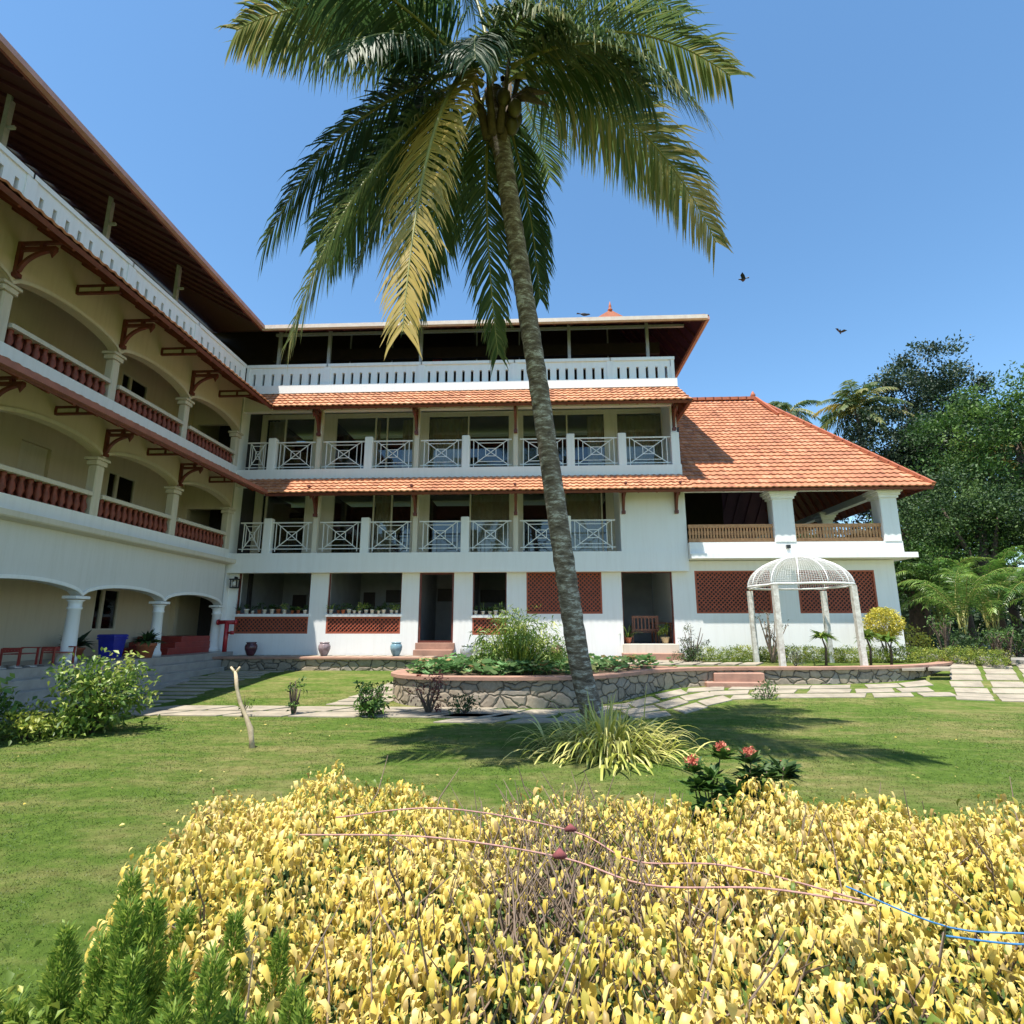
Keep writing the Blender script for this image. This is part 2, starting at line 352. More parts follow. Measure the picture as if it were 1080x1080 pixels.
def foliage(name, blobs, n, leaf, mat, parent, clump_n=40, clump_r=.3, inner=.62, fine=False, up=.2, zmin=None, droop=.25, aspect=.45):
    P, d, ci, nc = clumpy(blobs, n, clump_n, clump_r, inner)
    if zmin is not None: P[:, 2] = np.maximum(P[:, 2], zmin + rng.uniform(0, .08, len(P)))
    D = nrm(d * .5 + rdir(len(P), up)); N = rdir(len(P), .9)
    Ln = leaf * rng.uniform(.6, 1.3, len(P)); Wd = Ln * aspect
    cr = rng.uniform(0, 1, nc)[ci]; r = np.clip(cr * .75 + rng.uniform(0, .3, len(P)) , 0, 1)
    if fine: vs, f = leaf_quads(P, D, N, Ln, Wd, droop=droop); rv = np.repeat(r, 5)
    else: vs, f = flat_quads(P, D, N, Ln, Wd); rv = np.repeat(r, 4)
    return np_obj(name, vs, f, mat, parent, rv, off=tuple(parent.location) if parent is not None else (0,0,0))
def stems(name, base, tips, r0, mat, parent, r1=.3, wob=.1):
    mb = MB(); b = Vector(base)
    for t in tips:
        t = Vector(t); l = (t - b).length
        pts = [b + (t - b) * k / 4 + V(random.uniform(-1,1), random.uniform(-1,1), 0) * wob * l * (.25 if 0 < k < 4 else 0) for k in range(5)]
        mb.tube(pts, [r0 * (1 - (1 - r1) * k / 4) for k in range(5)], 6)
    return mb.build(name, mat, parent)
def lerp(a, b, t): return a + (b - a) * t
def tiles(E0, E1, T0, T1, course=.3, tw=.25, th=.055, wave=.02):
    """courses of overlapping tiles on the slope with eave E0-E1 and top T0-T1"""
    E0, E1, T0, T1 = map(Vector, (E0, E1, T0, T1)); X = (E1 - E0).normalized()
    up = (T0 - E0); up = (up - X * up.dot(X)); sl = up.length; Y = up / sl; N = X.cross(Y)
    if N.z < 0: N = -N
    n = max(1, round(sl / course)); mb = MB(); mb.uv = {}
    a0, a1 = 0., (E1 - E0).dot(X); b0, b1 = (T0 - E0).dot(X), (T1 - E0).dot(X)
    prof = [0, wave, wave * .9, 0, -wave * .2]; q = len(prof)
    for i in range(n):
        t0, t1 = i / n, (i + 1) / n
        l0, r0, l1, r1 = lerp(a0, b0, t0), lerp(a1, b1, t0), lerp(a0, b0, t1), lerp(a1, b1, t1)
        lo, hi = min(l0, l1), max(r0, r1); k0 = math.ceil(lo / tw * q); k1 = math.floor(hi / tw * q)
        xs = [lo] + [k * tw / q for k in range(k0, k1 + 1)] + [hi]
        if len(xs) > 2 and xs[1] - xs[0] < 1e-4: xs.pop(0)
        prev = None; sag = {}
        for x in xs:
            kk = round(x / tw * q); w_ = prof[kk % q]; col = math.floor(x / tw + 1e-4)
            j = sag.setdefault(col, random.uniform(-.006, .006))
            xb = min(max(x, l0), r0); xt = min(max(x, l1), r1)
            B = E0 + X * xb + Y * (t0 * sl - .02) + N * (th + w_ + j); Bl = B - N * (th * .85)
            T = E0 + X * xt + Y * (t1 * sl + .0) + N * (.008 + w_)
            o = len(mb.v); mb.v += [tuple(Bl), tuple(B), tuple(T)]
            u = (x + 1e-3) / tw + 500
            for z in range(3): mb.uv[o + z] = (u, i + .5)
            if prev is not None:
                mb.f += [[prev, o, o + 1, prev + 1], [prev + 1, o + 1, o + 2, prev + 2]]; mb.m += [0, 0]; mb.sm += [False, False]
            prev = o
    return mb
def curve_pts(P0, P1, P2, n):
    P0, P1, P2 = map(Vector, (P0, P1, P2))
    return [P0 * (1-t)**2 + P1 * 2*t*(1-t) + P2 * t*t for t in [k/(n-1) for k in range(n)]]
def g(x, y):
    """height of the natural ground"""
    def ss(a, b, t): t = min(max((t - a) / (b - a), 0), 1); return t*t*(3-2*t)
    l = .3 * ss(11.8, 18, y); r = .6 * ss(14.3, 18.8, y); w_ = ss(8, 12, x)
    return lerp(lerp(l, r, w_), .6, ss(20, 24, y))
# ================================================================== GROUND
def ground():
    xs = sorted(set([round(v, 2) for v in list(np.arange(-16, 22, .5)) + [-400,-200,-100,-60,-40,-28,-20,26,32,40,60,100,200,400]]))
    ys = sorted(set([round(v, 2) for v in list(np.arange(-2, 26, .5)) + [-200,-60,-20,-8,-4,30,40,60,90,150,250,500]]))
    vs = [(x, y, g(x, y)) for y in ys for x in xs]; nx = len(xs)
    fs = [(j*nx+i, j*nx+i+1, (j+1)*nx+i+1, (j+1)*nx+i) for j in range(len(ys)-1) for i in range(nx-1)]
    mb = MB(); mb.add(vs, fs, 0, True); return tag(mb.build('ground', M['lawn']), kind='structure')
ground()
# retaining wall line of the raised terrace and pond (outer edge, going right)
PATH = [(-3.6,18.5),(-3.35,17.2),(-3.1,16.0),(-3.25,14.9),(-3.5,14.1),(-3.45,13.3),(-3.0,12.65),(-2.3,12.3),(-1.4,12.25),(-.2,12.3),(.8,12.45),
        (1.6,12.95),(2.3,13.75),(3.0,14.6),(3.9,15.2),(5.2,15.5),(6.6,15.6),(8.0,15.7),(9.4,16.05),(10.7,16.6),(11.9,17.4),(12.9,18.4),(13.6,19.6)]
def smooth_path(p, it=2):
    for _ in range(it):
        q = [p[0]]
        for a, b in zip(p[:-1], p[1:]):
            q += [(a[0]*.75+b[0]*.25, a[1]*.75+b[1]*.25), (a[0]*.25+b[0]*.75, a[1]*.25+b[1]*.75)]
        q.append(p[-1]); p = q
    return p
PATH = smooth_path(PATH)
def offset(p, d):
    out = []
    for i, (x, y) in enumerate(p):
        a = p[max(i-1, 0)]; b = p[min(i+1, len(p)-1)]; tx, ty = b[0]-a[0], b[1]-a[1]; l = math.hypot(tx, ty)
        out.append((x - ty/l*d, y + tx/l*d))     # left of travel = inwards (towards building)
    return out
TZ = .6
def ribbon_solid(mb, outer, inner, z0f, z1, mi=0):
    n = len(outer); vs = []
    for (a, b) in zip(outer, inner):
        vs += [(a[0], a[1], z0f(*a)), (a[0], a[1], z1), (b[0], b[1], z1), (b[0], b[1], z0f(*b))]
    fs = []
    for i in range(n-1):
        o = i*4; fs += [(o+k, o+4+k, o+4+(k+1)%4, o+(k+1)%4)[::-1] for k in range(4)]
    fs += [(0,1,2,3), ((n-1)*4+3, (n-1)*4+2, (n-1)*4+1, (n-1)*4)]
    mb.add(vs, fs, mi, False)
INN = offset(PATH, .32)
# terrace top: lawn at the right, soil in the pond, sandstone behind it
tm = MB(); poly = [(x, y, TZ - .03) for x, y in INN] + [(13.6, 21, TZ-.03), (-3.6, 21, TZ-.03)]
tm.add(poly, [list(range(len(poly)))]); tag(tm.build('terrace_lawn', M['lawn']), kind='structure')
rw = thing('retaining_wall', (2, 13, 0), 'long curved rubble stone retaining wall with red sandstone coping around the pond and terrace lawn', 'wall')
mb = MB(); ribbon_solid(mb, offset(PATH, .03), INN, lambda x, y: g(x, y) - .4, TZ - .02); mb.build('stone_face', M['rubble'], rw)
mb = MB(); ribbon_solid(mb, offset(PATH, -.03), offset(PATH, .36), lambda x, y: TZ - .02, TZ + .05); mb.build('coping', M['coping'], rw)
mb = MB(); mb.bbox(4.35, 5.9, 15.13, 15.6, .0, .30, .02).bbox(4.6, 5.9, 15.3, 15.62, .30, .52, .02); mb.build('step', M['coping'], rw)
# pond bed with inner coping
PB = [(3.7,15.45),(2.9,15.9),(1.6,16.6),(0,16.9),(-1.5,16.8),(-2.6,16.2),(-2.9,15.2)]
PB = smooth_path(PB, 1)
mb = MB(); pts = [(x, y) for x, y in INN if -3.4 < x < 3.6 and y < 15.3]
poly = [(x, y, TZ-.02) for x, y in pts] + [(x, y, TZ-.02) for x, y in PB]
mb.add(poly, [list(range(len(poly)))]); tag(mb.build('pond_bed', M['soil']), kind='structure')
pc = thing('pond_edge', (0, 16.5, TZ), 'low red sandstone edging along the back of the lotus pond', 'edging')
mb = MB(); ribbon_solid(mb, offset(PB, .0), offset(PB, .28), lambda x, y: TZ-.03, TZ + .07); mb.build('coping', M['coping'], pc)
# stepped left strip terrace along the facade
tw_ = thing('terrace_wall', (-7.2, 18.5, 0), 'straight grey rubble wall with red coping below the row of urns', 'wall')
mb = MB(); mb.box(-10.75, -3.5, 18.53, 18.85, -.1, .66); mb.build('stone_face', M['rubble'], tw_)
mb = MB(); mb.bbox(-10.8, -3.45, 18.46, 18.92, .66, .73, .012); mb.build('coping', M['coping'], tw_)
mb = MB(); mb.box(-10.8, -3.6, 18.85, 20, 0, .70); mb.box(-3.6, 5.4, 17.4, 20, .3, TZ - .01); tag(mb.build('terrace_floor', M['soil']), kind='structure')
# paving -----------------------------------------------------------
def slab(mb, cx, cy, lx, ly, rot=0, skew=0, zf=g, h=.025, b=.012):
    c, s = math.cos(rot), math.sin(rot); vs = []
    for zz, ins in ((-.05, 0), (h - .006, 0), (h, b)):
        for sx, sy in ((-1,-1),(1,-1),(1,1),(-1,1)):
            px = sx * (lx/2 - ins) + sy * skew; py = sy * (ly/2 - ins)
            X, Y = cx + px*c - py*s, cy + px*s + py*c; vs.append((X, Y, zf(X, Y) + zz))
    mb.add(vs, [(3,2,1,0),(8,9,10,11)] + [(l+k, l+(k+1)%4, l+4+(k+1)%4, l+4+k) for l in (0,4) for k in range(4)])
J = lambda a: random.uniform(-a, a)
mb = MB()
for r_, yy in enumerate((11.35, 12.05)):                       # garden path parallel to the facade
    x = -8.6 + r_ * .5
    while x < -1.5:
        l = random.uniform(1.15, 1.5); slab(mb, x + l/2, yy + J(.02), l, .58, J(.01), .22); x += l + .13
for k in range(7): slab(mb, -4.0 + k*.10, 12.75 + k*.47, 1.25 + J(.05), .34, J(.02), .06)
for d, sh in ((-.42, 0), (-.98, .5), (-1.54, .2)):             # path that follows the curved wall
    P_ = offset(PATH, d); acc = sh; last = None
    seg = [p for p in P_ if p[1] < 18.6]; start = next(i for i, p in enumerate(seg) if p[0] > -2.2 and p[1] < 13)
    for a, b in zip(seg[start:-1], seg[start+1:]):
        l = math.hypot(b[0]-a[0], b[1]-a[1]); acc += l
        if acc > 1.22:
            acc -= 1.22
            if a[0] > 10.6: continue
            slab(mb, a[0], a[1], 1.06, .42, math.atan2(b[1]-a[1], b[0]-a[0]), .16)
for i in range(9):                                             # big slabs climbing to the drive
    for j in range(9):
        x = 10.2 + i*1.0 + j*.42; y = 14.1 + j*.62 + i*.02
        slab(mb, x + J(.04), y + J(.03), .84, .50, J(.03), .16)
for j in range(13): slab(mb, -9.1 + J(.05), 11.9 + j*.5, 1.5 if j % 3 else 1.9, .24, J(.01), .05)   # strips by the arcade
tag(mb.build('path', M['paver']), kind='structure')
mb = MB(); flat = lambda z: (lambda x, y: z)
for i in range(15): slab(mb, -10.5 + i*.49, 19.45, .36, .98, 0, .10, flat(.705), .02)
for i in range(17): slab(mb, -3.2 + i*.52, 19.0 + J(.02), .40, 1.1, 0, .12, flat(TZ - .005), .02)
for i in range(16):
    for j in range(3):
        if j == 0 and -2.5 < -3 + i*.8 < 2.5: pass
        slab(mb, -3 + i*.62 + j*.2, 17.45 + j*.36, .5, .28, 0, .1, flat(TZ - .005), .02)
for i in range(11):
    for j in range(2): slab(mb, 3.9 + i*.72 + j*.3, 16.05 + j*.4 + i*.04 , .6, .3, 0, .1, flat(TZ - .03), .02)
tag(mb.build('terrace_paving', M['paver']), kind='structure')
# drive on the right
mb = MB(); mb.box(14.3, 30, 19.2, 80, .3, .64); tag(mb.build('driveway', M['asphalt']), kind='structure')
kb = thing('kerb', (13.4, 19, .6), 'pale concrete kerb between the slab path and the planting strip at right', 'kerb')
mb = MB(); mb.bar((13.2, 20.5, .64), (16.2, 16.0, .48), .14, .3); mb.build('concrete_edge', M['asphalt'], kb)
# ================================================================== MAIN BLOCK
WALL = 20.
blk = thing('hotel_block', (-3, 20, .6), 'white three storey hotel block with tiled awnings and balconies of white cross patterned railings', 'building')
def wall_holes(mb, x0, x1, z0, z1, y0, y1, holes, mi=0):
    xs = sorted({x0, x1, *[h[0] for h in holes], *[h[1] for h in holes]}); 
    for a, b in zip(xs[:-1], xs[1:]):
        hs = sorted([(h[2], h[3]) for h in holes if h[0] <= a + 1e-6 and h[1] >= b - 1e-6]); z = z0
        for h in hs:
            if h[0] > z + 1e-4: mb.box(a, b, y0, y1, z, h[0], mi)
            z = max(z, h[1])
        if z < z1 - 1e-4: mb.box(a, b, y0, y1, z, z1, mi)
HW = [(-10.97,-8.26,1.46,3.70),(-7.6,-4.9,1.46,3.68),(-4.26,-3.0,1.15,3.64),(-2.32,-1.1,1.42,3.66),(-.39,2.29,2.15,3.66),(2.99,4.78,1.12,3.63)]
mb = MB(); wall_holes(mb, -11.3, 5.25, .3, 3.9, WALL, WALL+.28, HW)
mb.box(-11.56, -11.3, 19.7, WALL+.28, .3, 10.8)                       # corner return
mb.build('wall', M['white'], blk)
mb = MB(); mb.box(5.03, 5.25, WALL+.28, 26, .6, 10.4); mb.box(5.03, 5.25, 19.9, WALL+.28, 3.9, 10.4); mb.build('wall', M['white'], blk)
# solid part of first floor facade
mb = MB(); mb.box(3.0, 5.33, 19.72, 20.0, 4.33, 7.1); mb.box(3.0, 3.2, 20, 21.3, 4.33, 7.1); mb.build('wall', M['white'], blk)
# floor slabs / bands
def band(z0, z1, y=19.7, x1=5.33):
    mb = MB(); mb.box(-11.3, x1, y, 19.98, z0, z1); mb.box(-11.3, x1-.05, 19.98, 26, z1-.22, z1-.02); mb.build('floor_slab', M['white'], blk)
band(3.62, 4.33); band(7.12, 7.5, x1=5.3); band(10.5, 10.83, 19.57, 5.3)
mb = MB(); mb.box(-11.3, 5.3, 19.74, 20.0, 6.86, 7.12); mb.box(-11.3, 5.25, 19.76, 20.0, 9.85, 10.5); mb.build('beam', M['white'], blk)
# interior
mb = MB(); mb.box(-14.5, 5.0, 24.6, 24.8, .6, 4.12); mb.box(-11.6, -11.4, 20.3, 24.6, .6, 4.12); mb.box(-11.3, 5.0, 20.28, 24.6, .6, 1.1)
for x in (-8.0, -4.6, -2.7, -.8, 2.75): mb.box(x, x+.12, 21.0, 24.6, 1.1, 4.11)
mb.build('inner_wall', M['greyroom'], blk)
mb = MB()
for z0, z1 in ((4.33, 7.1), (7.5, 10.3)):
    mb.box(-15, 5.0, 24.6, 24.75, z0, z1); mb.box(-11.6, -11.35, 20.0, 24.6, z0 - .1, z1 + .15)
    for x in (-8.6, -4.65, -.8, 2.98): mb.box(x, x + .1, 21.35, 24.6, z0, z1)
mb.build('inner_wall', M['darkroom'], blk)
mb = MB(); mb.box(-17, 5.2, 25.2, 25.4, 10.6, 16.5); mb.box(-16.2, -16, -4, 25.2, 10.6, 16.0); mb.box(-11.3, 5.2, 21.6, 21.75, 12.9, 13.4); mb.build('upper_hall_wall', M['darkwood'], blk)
# dark openings seen inside the ground floor rooms
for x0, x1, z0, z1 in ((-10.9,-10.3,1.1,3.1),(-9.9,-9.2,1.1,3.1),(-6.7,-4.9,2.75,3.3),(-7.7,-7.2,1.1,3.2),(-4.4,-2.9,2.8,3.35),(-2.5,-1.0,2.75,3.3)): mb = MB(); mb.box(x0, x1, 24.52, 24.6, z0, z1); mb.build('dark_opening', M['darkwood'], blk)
# sills, lattice panels, frames
def lattice(name, x0, x1, z0, z1, y, parent, fr=.06, pitch=.105):
    mb = MB(); t = .035
    for a, b, c, d in ((x0,x1,z0,z0+fr),(x0,x1,z1-fr,z1),(x0,x0+fr,z0+fr,z1-fr),(x1-fr,x1,z0+fr,z1-fr)): mb.box(a, b, y-.03, y+.05, c, d)
    W, H = x1 - x0, z1 - z0
    def clip(c, s):   # line z = s*(x) + c inside the panel
        pts = []
        for x in (0, W):
            z = s*x + c
            if 0 <= z <= H: pts.append((x, z))
        for z in (0, H):
            x = (z - c)/s
            if 0 < x < W: pts.append((x, z))
        return pts[:2] if len(pts) >= 2 else None
    for s, yy in ((1, y), (-1, y+.018)):
        lo, hi = (-W, H) if s > 0 else (0, W+H); c = lo + pitch/2
        while c < hi:
            p = clip(c, s)
            if p and abs(p[0][0]-p[1][0]) > .02: mb.bar((x0+p[0][0], yy, z0+p[0][1]), (x0+p[1][0], yy, z0+p[1][1]), t, .018, 0, V(0,1,0))
            c += pitch * 1.414
    mb.box(x0+.02, x1-.02, y+.10, y+.12, z0+.02, z1-.02, 1)
    return mb.build(name, [M['lattice'], M['darkroom']], parent)
for x0, x1, z0, z1 in ((-10.97,-8.26,1.46,2.06),(-7.6,-4.9,1.46,2.06),(-2.32,-1.1,1.42,2.02),(-.39,2.29,2.15,3.66)): lattice('lattice_panel', x0, x1, z0, z1, WALL+.03, blk)
for x0, x1, z in ((-11.0,-8.2,2.06),(-7.65,-4.85,2.06),(-2.37,-1.05,2.02)):
    mb = MB(); mb.bbox(x0, x1, WALL-.05, WALL+.3, z, z+.1); mb.build('window_sill', M['white2'], blk)
def frame(x0, x1, z0, z1, y, wd, mat, name='door_frame', bottom=True, depth=.08):
    mb = MB(); mb.box(x0, x0+wd, y, y+depth, z0, z1).box(x1-wd, x1, y, y+depth, z0, z1).box(x0+wd, x1-wd, y+.003, y+depth, z1-wd, z1)
    if bottom: mb.box(x0+wd, x1-wd, y+.003, y+depth, z0, z0+wd)
    return mb.build(name, mat, blk)
frame(-4.26, -3.0, 1.15, 3.64, 20.04, .07, M['redwood']); frame(-10.97,-8.26,2.16,3.7,20.06,.04,M['redwood'],'window_frame'); frame(-7.6,-4.9,2.16,3.68,20.06,.04,M['redwood'],'window_frame')
frame(-2.32,-1.1,2.12,3.66,20.06,.04,M['redwood'],'window_frame'); frame(2.99,4.78,1.12,3.63,20.06,.04,M['redwood'],bottom=False)
mb = MB(); mb.bbox(-4.3, -2.95, 19.5, 20.0, .7, .92).bbox(-4.32, -2.93, 19.9, 20.05, .92, 1.15); mb.build('door_step', M['coping'], blk)
mb = MB(); mb.bbox(2.9, 4.9, 19.35, 20.0, .58, .82); mb.build('door_step', M['coping'], blk)
mb = MB(); mb.bbox(2.95, 4.85, 19.8, 20.05, .82, 1.12); mb.build('door_sill', M['creamtrim'], blk)
# balconies --------------------------------------------------------
def rail_panel(W, H):
    mb = MB(); t = .028; bar = lambda a, b, w_=t: mb.bar((a[0], 0, a[1]), (b[0], 0, b[1]), w_, w_, 0, V(0,1,0))
    bar((0, H), (W, H), .045); bar((0, .1), (W, .1), .03); m = .14
    bar((m, 0), (m, H)); bar((W-m, 0), (W-m, H))
    a, b, c, d = m, W-m, .1, H; cx, cz = W/2, (.1+H)/2
    for k, e in ((.52, .8), (.22, .3)):
        x0, x1, z0, z1 = cx-(b-a)/2*e*.86, cx+(b-a)/2*e*.86, cz-(d-c)/2*e*.86, cz+(d-c)/2*e*.86
        if k == .52: x0, x1, z0, z1 = cx-(b-a)*.37, cx+(b-a)*.37, cz-(d-c)*.37, cz+(d-c)*.37
        else: x0, x1, z0, z1 = cx-(b-a)*.15, cx+(b-a)*.15, cz-(d-c)*.15, cz+(d-c)*.15
        for p, q in (((x0,z0),(x1,z0)),((x1,z0),(x1,z1)),((x1,z1),(x0,z1)),((x0,z1),(x0,z0))): bar(p, q, .024)
    bar((a, c), (b, d)); bar((a, d), (b, c)); return mb
RX1 = [-11.15,-9.93,-8.15,-6.29,-4.44,-2.61,-.76,1.08,2.98]
RX2 = [-11.2,-10.04,-8.25,-6.32,-4.5,-2.63,-.76,1.28,3.18,5.12]
for RX, z, wide in ((RX1, 4.40, (1,3,5,7)), (RX2, 7.52, (1,3,5,7,8,9))):
    for i, x in enumerate(RX):
        if i == 0: continue
        wd = .15 if i in wide else .085
        if z < 5 and i == len(RX) - 1: continue
        mb = MB()
        if i in wide: mb.bbox(x-wd, x+wd, 19.72, 19.98, z-.08, z+1.24, .02); mb.build('railing_post', M['white2'], blk)
        else: mb.box(x-wd, x+wd, 19.76, 19.95, z-.08, (6.87 if z < 5 else 9.86)); mb.build('column', M['creamtrim'], blk)
    for a, b in zip(RX[:-1], RX[1:]):
        a_, b_ = a + .15, b - .15
        p = rail_panel(b_ - a_, 1.08).build('railing_panel', M['railmetal'], blk, local=True); p.location = (a_ + 3, 19.84 - 20, z - .6)
# brackets: a wall post, a strut and a curved brace under the awning; local: y=0 wall, -y outwards, z=0 bottom
def bracket_mb(out=1.0, big=True):
    mb = MB(); t = .09
    if big:
        mb.box(-t/2, t/2, -t, 0, 0, .95); mb.box(-t*.7, t*.7, -t*1.5, .0, -.05, .06)
        mb.box(-t/2+.003, t/2-.003, -out*.8, -t, .70, .79); mb.box(-t/2+.003, t/2-.003, -out, -t, .88, .95); mb.box(-t/2, t/2, -out*.5-.04, -out*.5+.04, .79, .88)
        pts = curve_pts((0, -t, .12), (0, -.12*out - t, .62), (0, -out*.72, .70), 8)
        for a, b in zip(pts[:-1], pts[1:]): mb.bar(a, b, t*.8, t*.9, 0, V(1,0,0))
        mb.add([(-.05,-out*.80,.70),(.05,-out*.80,.70),(.05,-out*.66,.70),(-.05,-out*.66,.70),(0,-out*.73,.46)], [(0,1,2,3),(1,0,4),(2,1,4),(3,2,4),(0,3,4)])
    else:
        mb.box(-t/2+.01, t/2-.01, -out, 0, .66, .73); mb.box(-t/2+.01, t/2-.01, -out, 0, .88, .95)
        mb.box(-t/2, t/2, -.07, -.0, .73, .88); mb.box(-t/2, t/2, -out*.62, -out*.62+.07, .73, .88)
        mb.box(-.02, .02, -out*.95, -.07, .74, .87, 1)
    return mb
bk0 = bracket_mb(.85).build('bracket', M['redwood'], blk, local=True)
first = True
for xs, z in (((-8.15,-4.44,-.76,3.12,5.0), 5.72), ((-8.25,-4.5,-.76,5.1), 8.85)):
    for x in xs:
        b_ = bk0 if first else dup(bk0, blk); first = False; b_.location = (x + 3, 19.74 - 20, z - .6)
# glazing of the two balcony floors: x0, x1, z0, z1, kinds of panes
def window(x0, x1, z0, z1, panes, parent, y=21.2, mat='creamtrim', cur='curtain'):
    w_ = MB(); f = .06; w_.box(x0, x1, y, y+.1, z1-f, z1); w_.box(x0, x1, y, y+.1, z0, z0+f)
    xs = [x0] + [p[0] for p in panes[1:]] + [x1]
    for x in xs: w_.box(x-f/2, x+f/2, y-.004, y+.104, z0+f, z1-f)
    fr = w_.build('window', M[mat], parent)
    for (x, kind), xe in zip(panes, xs[1:]):
        m = MB(); m.box(x+f/2+.002, xe-f/2-.002, y+.04, y+.052, z0+f, z1-f); m.build('pane', M['glass'], fr)
        if kind:
            c = MB(); a, b = (x+f/2, xe-f/2) if kind == 1 else ((x + (xe-x)*.55, xe-f/2) if kind == 2 else (x+f/2, x+(xe-x)*.3)); n = max(6, int((b-a)/.03))
            vs = []
            for k in range(n+1):
                xx = a+(b-a)*k/n; yy = y+.2+.035*math.sin(k*1.05)+.01*math.sin(k*.37)
                vs += [(xx, yy, z0+.02), (xx, yy, z1-f-.02)]
            c.add(vs, [(2*k, 2*k+2, 2*k+3, 2*k+1) for k in range(n)], 0, True); c.build('curtain', M[cur], fr)
    return fr
G1 = [(-11.0,-9.19,[(-11.0,1),(-10.81,0)]),(-8.08,-4.93,[(-8.08,0),(-6.45,1),(-5.72,0)]),(-4.25,-1.04,[(-4.25,0),(-2.6,1)]),(-.56,2.72,[(-.56,0),(1.1,1),(2.53,0)])]
G2 = [(-11.1,-9.06,[(-11.1,1),(-10.28,0)]),(-8.17,-4.96,[(-8.17,0),(-6.52,3),(-6.04,2)]),(-4.36,-1.06,[(-4.36,1),(-2.72,0)]),(-.54,2.75,[(-.54,0),(1.24,2)]),(3.22,5.02,[(3.22,1)])]
for Gs, z0, z1 in ((G1, 4.36, 6.93), (G2, 7.54, 10.15)):
    for x0, x1, p in Gs: window(x0, x1, z0, z1, p, blk)
    mb = MB(); holes = [(a, b, z0, z1) for a, b, _ in Gs]; wall_holes(mb, -11.3, 5.03 if z0 > 5 else 3.0, z0 - .03, z1 + .15, 21.22, 21.35, holes); mb.build('balcony_wall', M['creamtrim'], blk)
# awnings (tile + soffit + fascia) -----------------------------------
def awning(parent, E0, E1, T0, T1, mat, course=.26, tw=.22, soff='soffit', gut=None, name='tiled_awning'):
    tl = tiles(E0, E1, T0, T1, course, tw).build(name, M[mat], parent)
    mb = MB(); N = (Vector(E1)-Vector(E0)).cross(Vector(T0)-Vector(E0)).normalized(); N = N if N.z > 0 else -N
    q = [Vector(p) - N * k for k in (.03, .08) for p in (E0, E1, T1, T0)]
    mb.add(q, [(0,1,2,3),(7,6,5,4),(0,4,5,1),(1,5,6,2),(2,6,7,3),(3,7,4,0)])
    E0, E1, T0, T1 = map(Vector, (E0, E1, T0, T1)); n = max(2, int((E1-E0).length/.62))
    X = (E1-E0).normalized(); up = T0-E0; up = up - X*up.dot(X); L_ = up.length; up = up/L_; a0, a1 = (T0-E0).dot(X), (T1-E0).dot(X); W_ = (E1-E0).length
    for k in range(1, n):
        x = W_*k/n; tt = 1.
        if a0 > 0 and x < a0: tt = x/a0
        if a1 < W_ and x > a1: tt = min(tt, (W_-x)/(W_-a1))
        if tt > .1:
            p = E0 + X*x; mb.bar(p + up*.03 - N*.12, p + up*(L_*tt - .02) - N*.12, .06, .08, 0, N)
    mb.build('soffit', M[soff], parent)
    mb = MB(); mb.bar(E0 - N*.07, E1 - N*.07, .05, .10, 0, N); mb.build('eave_board', M['redwood'], parent)
    if gut:
        m, s_, out = gut; d = V(*out)
        g_ = MB(); g_.bar(E0 + d*.07 - N*.02, E1 + d*.07 - N*.02, s_, s_, 0, V(0,0,1)); g_.build('gutter', M[m], parent)
    return tl
awning(blk, (-9.65,18.75,6.36), (5.42,18.75,6.36), (-11.3,19.7,7.12), (5.3,19.7,7.12), 'tile2')
awning(blk, (-9.65,18.75,9.62), (5.55,18.75,9.62), (-11.3,19.7,10.52), (5.28,19.7,10.52), 'tile2')
awning(blk, (5.55,18.75,9.62), (5.55,21.6,9.62), (5.28,19.7,10.4), (5.28,21.6,10.4), 'tile2')
# parapet
def parapet(parent, p, q, zs=(10.83, 10.9, 11.37, 11.75), n=9, inward=V(0,1,0), zo=0):
    """slotted parapet between two points along a straight line; full wall thickness .14"""
    p, q = Vector(p), Vector(q); d = (q-p); Lg = d.length; d.normalize(); mb = MB(); z0, z1, z2, z3 = zs
    def bx(a, b, ya, yb, za, zb):
        c = [p + d*a + inward*ya, p + d*b + inward*ya, p + d*b + inward*yb, p + d*a + inward*yb]
        mb.add([(v.x, v.y, za) for v in c] + [(v.x, v.y, zb) for v in c], [(0,3,2,1),(4,5,6,7),(0,1,5,4),(1,2,6,5),(2,3,7,6),(3,0,4,7)])
    bx(0, Lg, .03, .15, z0, z1); bx(0, Lg, .03, .15, z2, z3-.12); bx(-.02, Lg+.02, -.02, .2, z3-.12, z3)
    pil = .13; bx(0, pil, 0, .17, z0, z3-.12); bx(Lg-pil, Lg, 0, .17, z0, z3-.12)
    st = (Lg-2*pil)/n
    for k in range(n):
        a = pil + k*st; bx(a, a+st/2-.05, .03, .15, z1, z2); bx(a+st/2+.05, a+st, .03, .15, z1, z2)
    return mb.build('parapet', M['white2'], parent)
XP = [-11.3, -8.1, -4.4, -.8, 2.85, 5.25]
for a, b, n in zip(XP[:-1], XP[1:], (8, 10, 10, 10, 6)): parapet(blk, (a, 19.68, 0), (b, 19.68, 0), n=n)
parapet(blk, (5.25, 19.7, 0), (5.25, 23.3, 0), n=10, inward=V(-1,0,0)); parapet(blk, (5.25, 23.3, 0), (5.25, 26.5, 0), n=9, inward=V(-1,0,0))
mb = MB(); mb.box(5.05, 5.25, 19.7, 26.4, 10.35, 10.83); mb.build('wall', M['white'], blk)
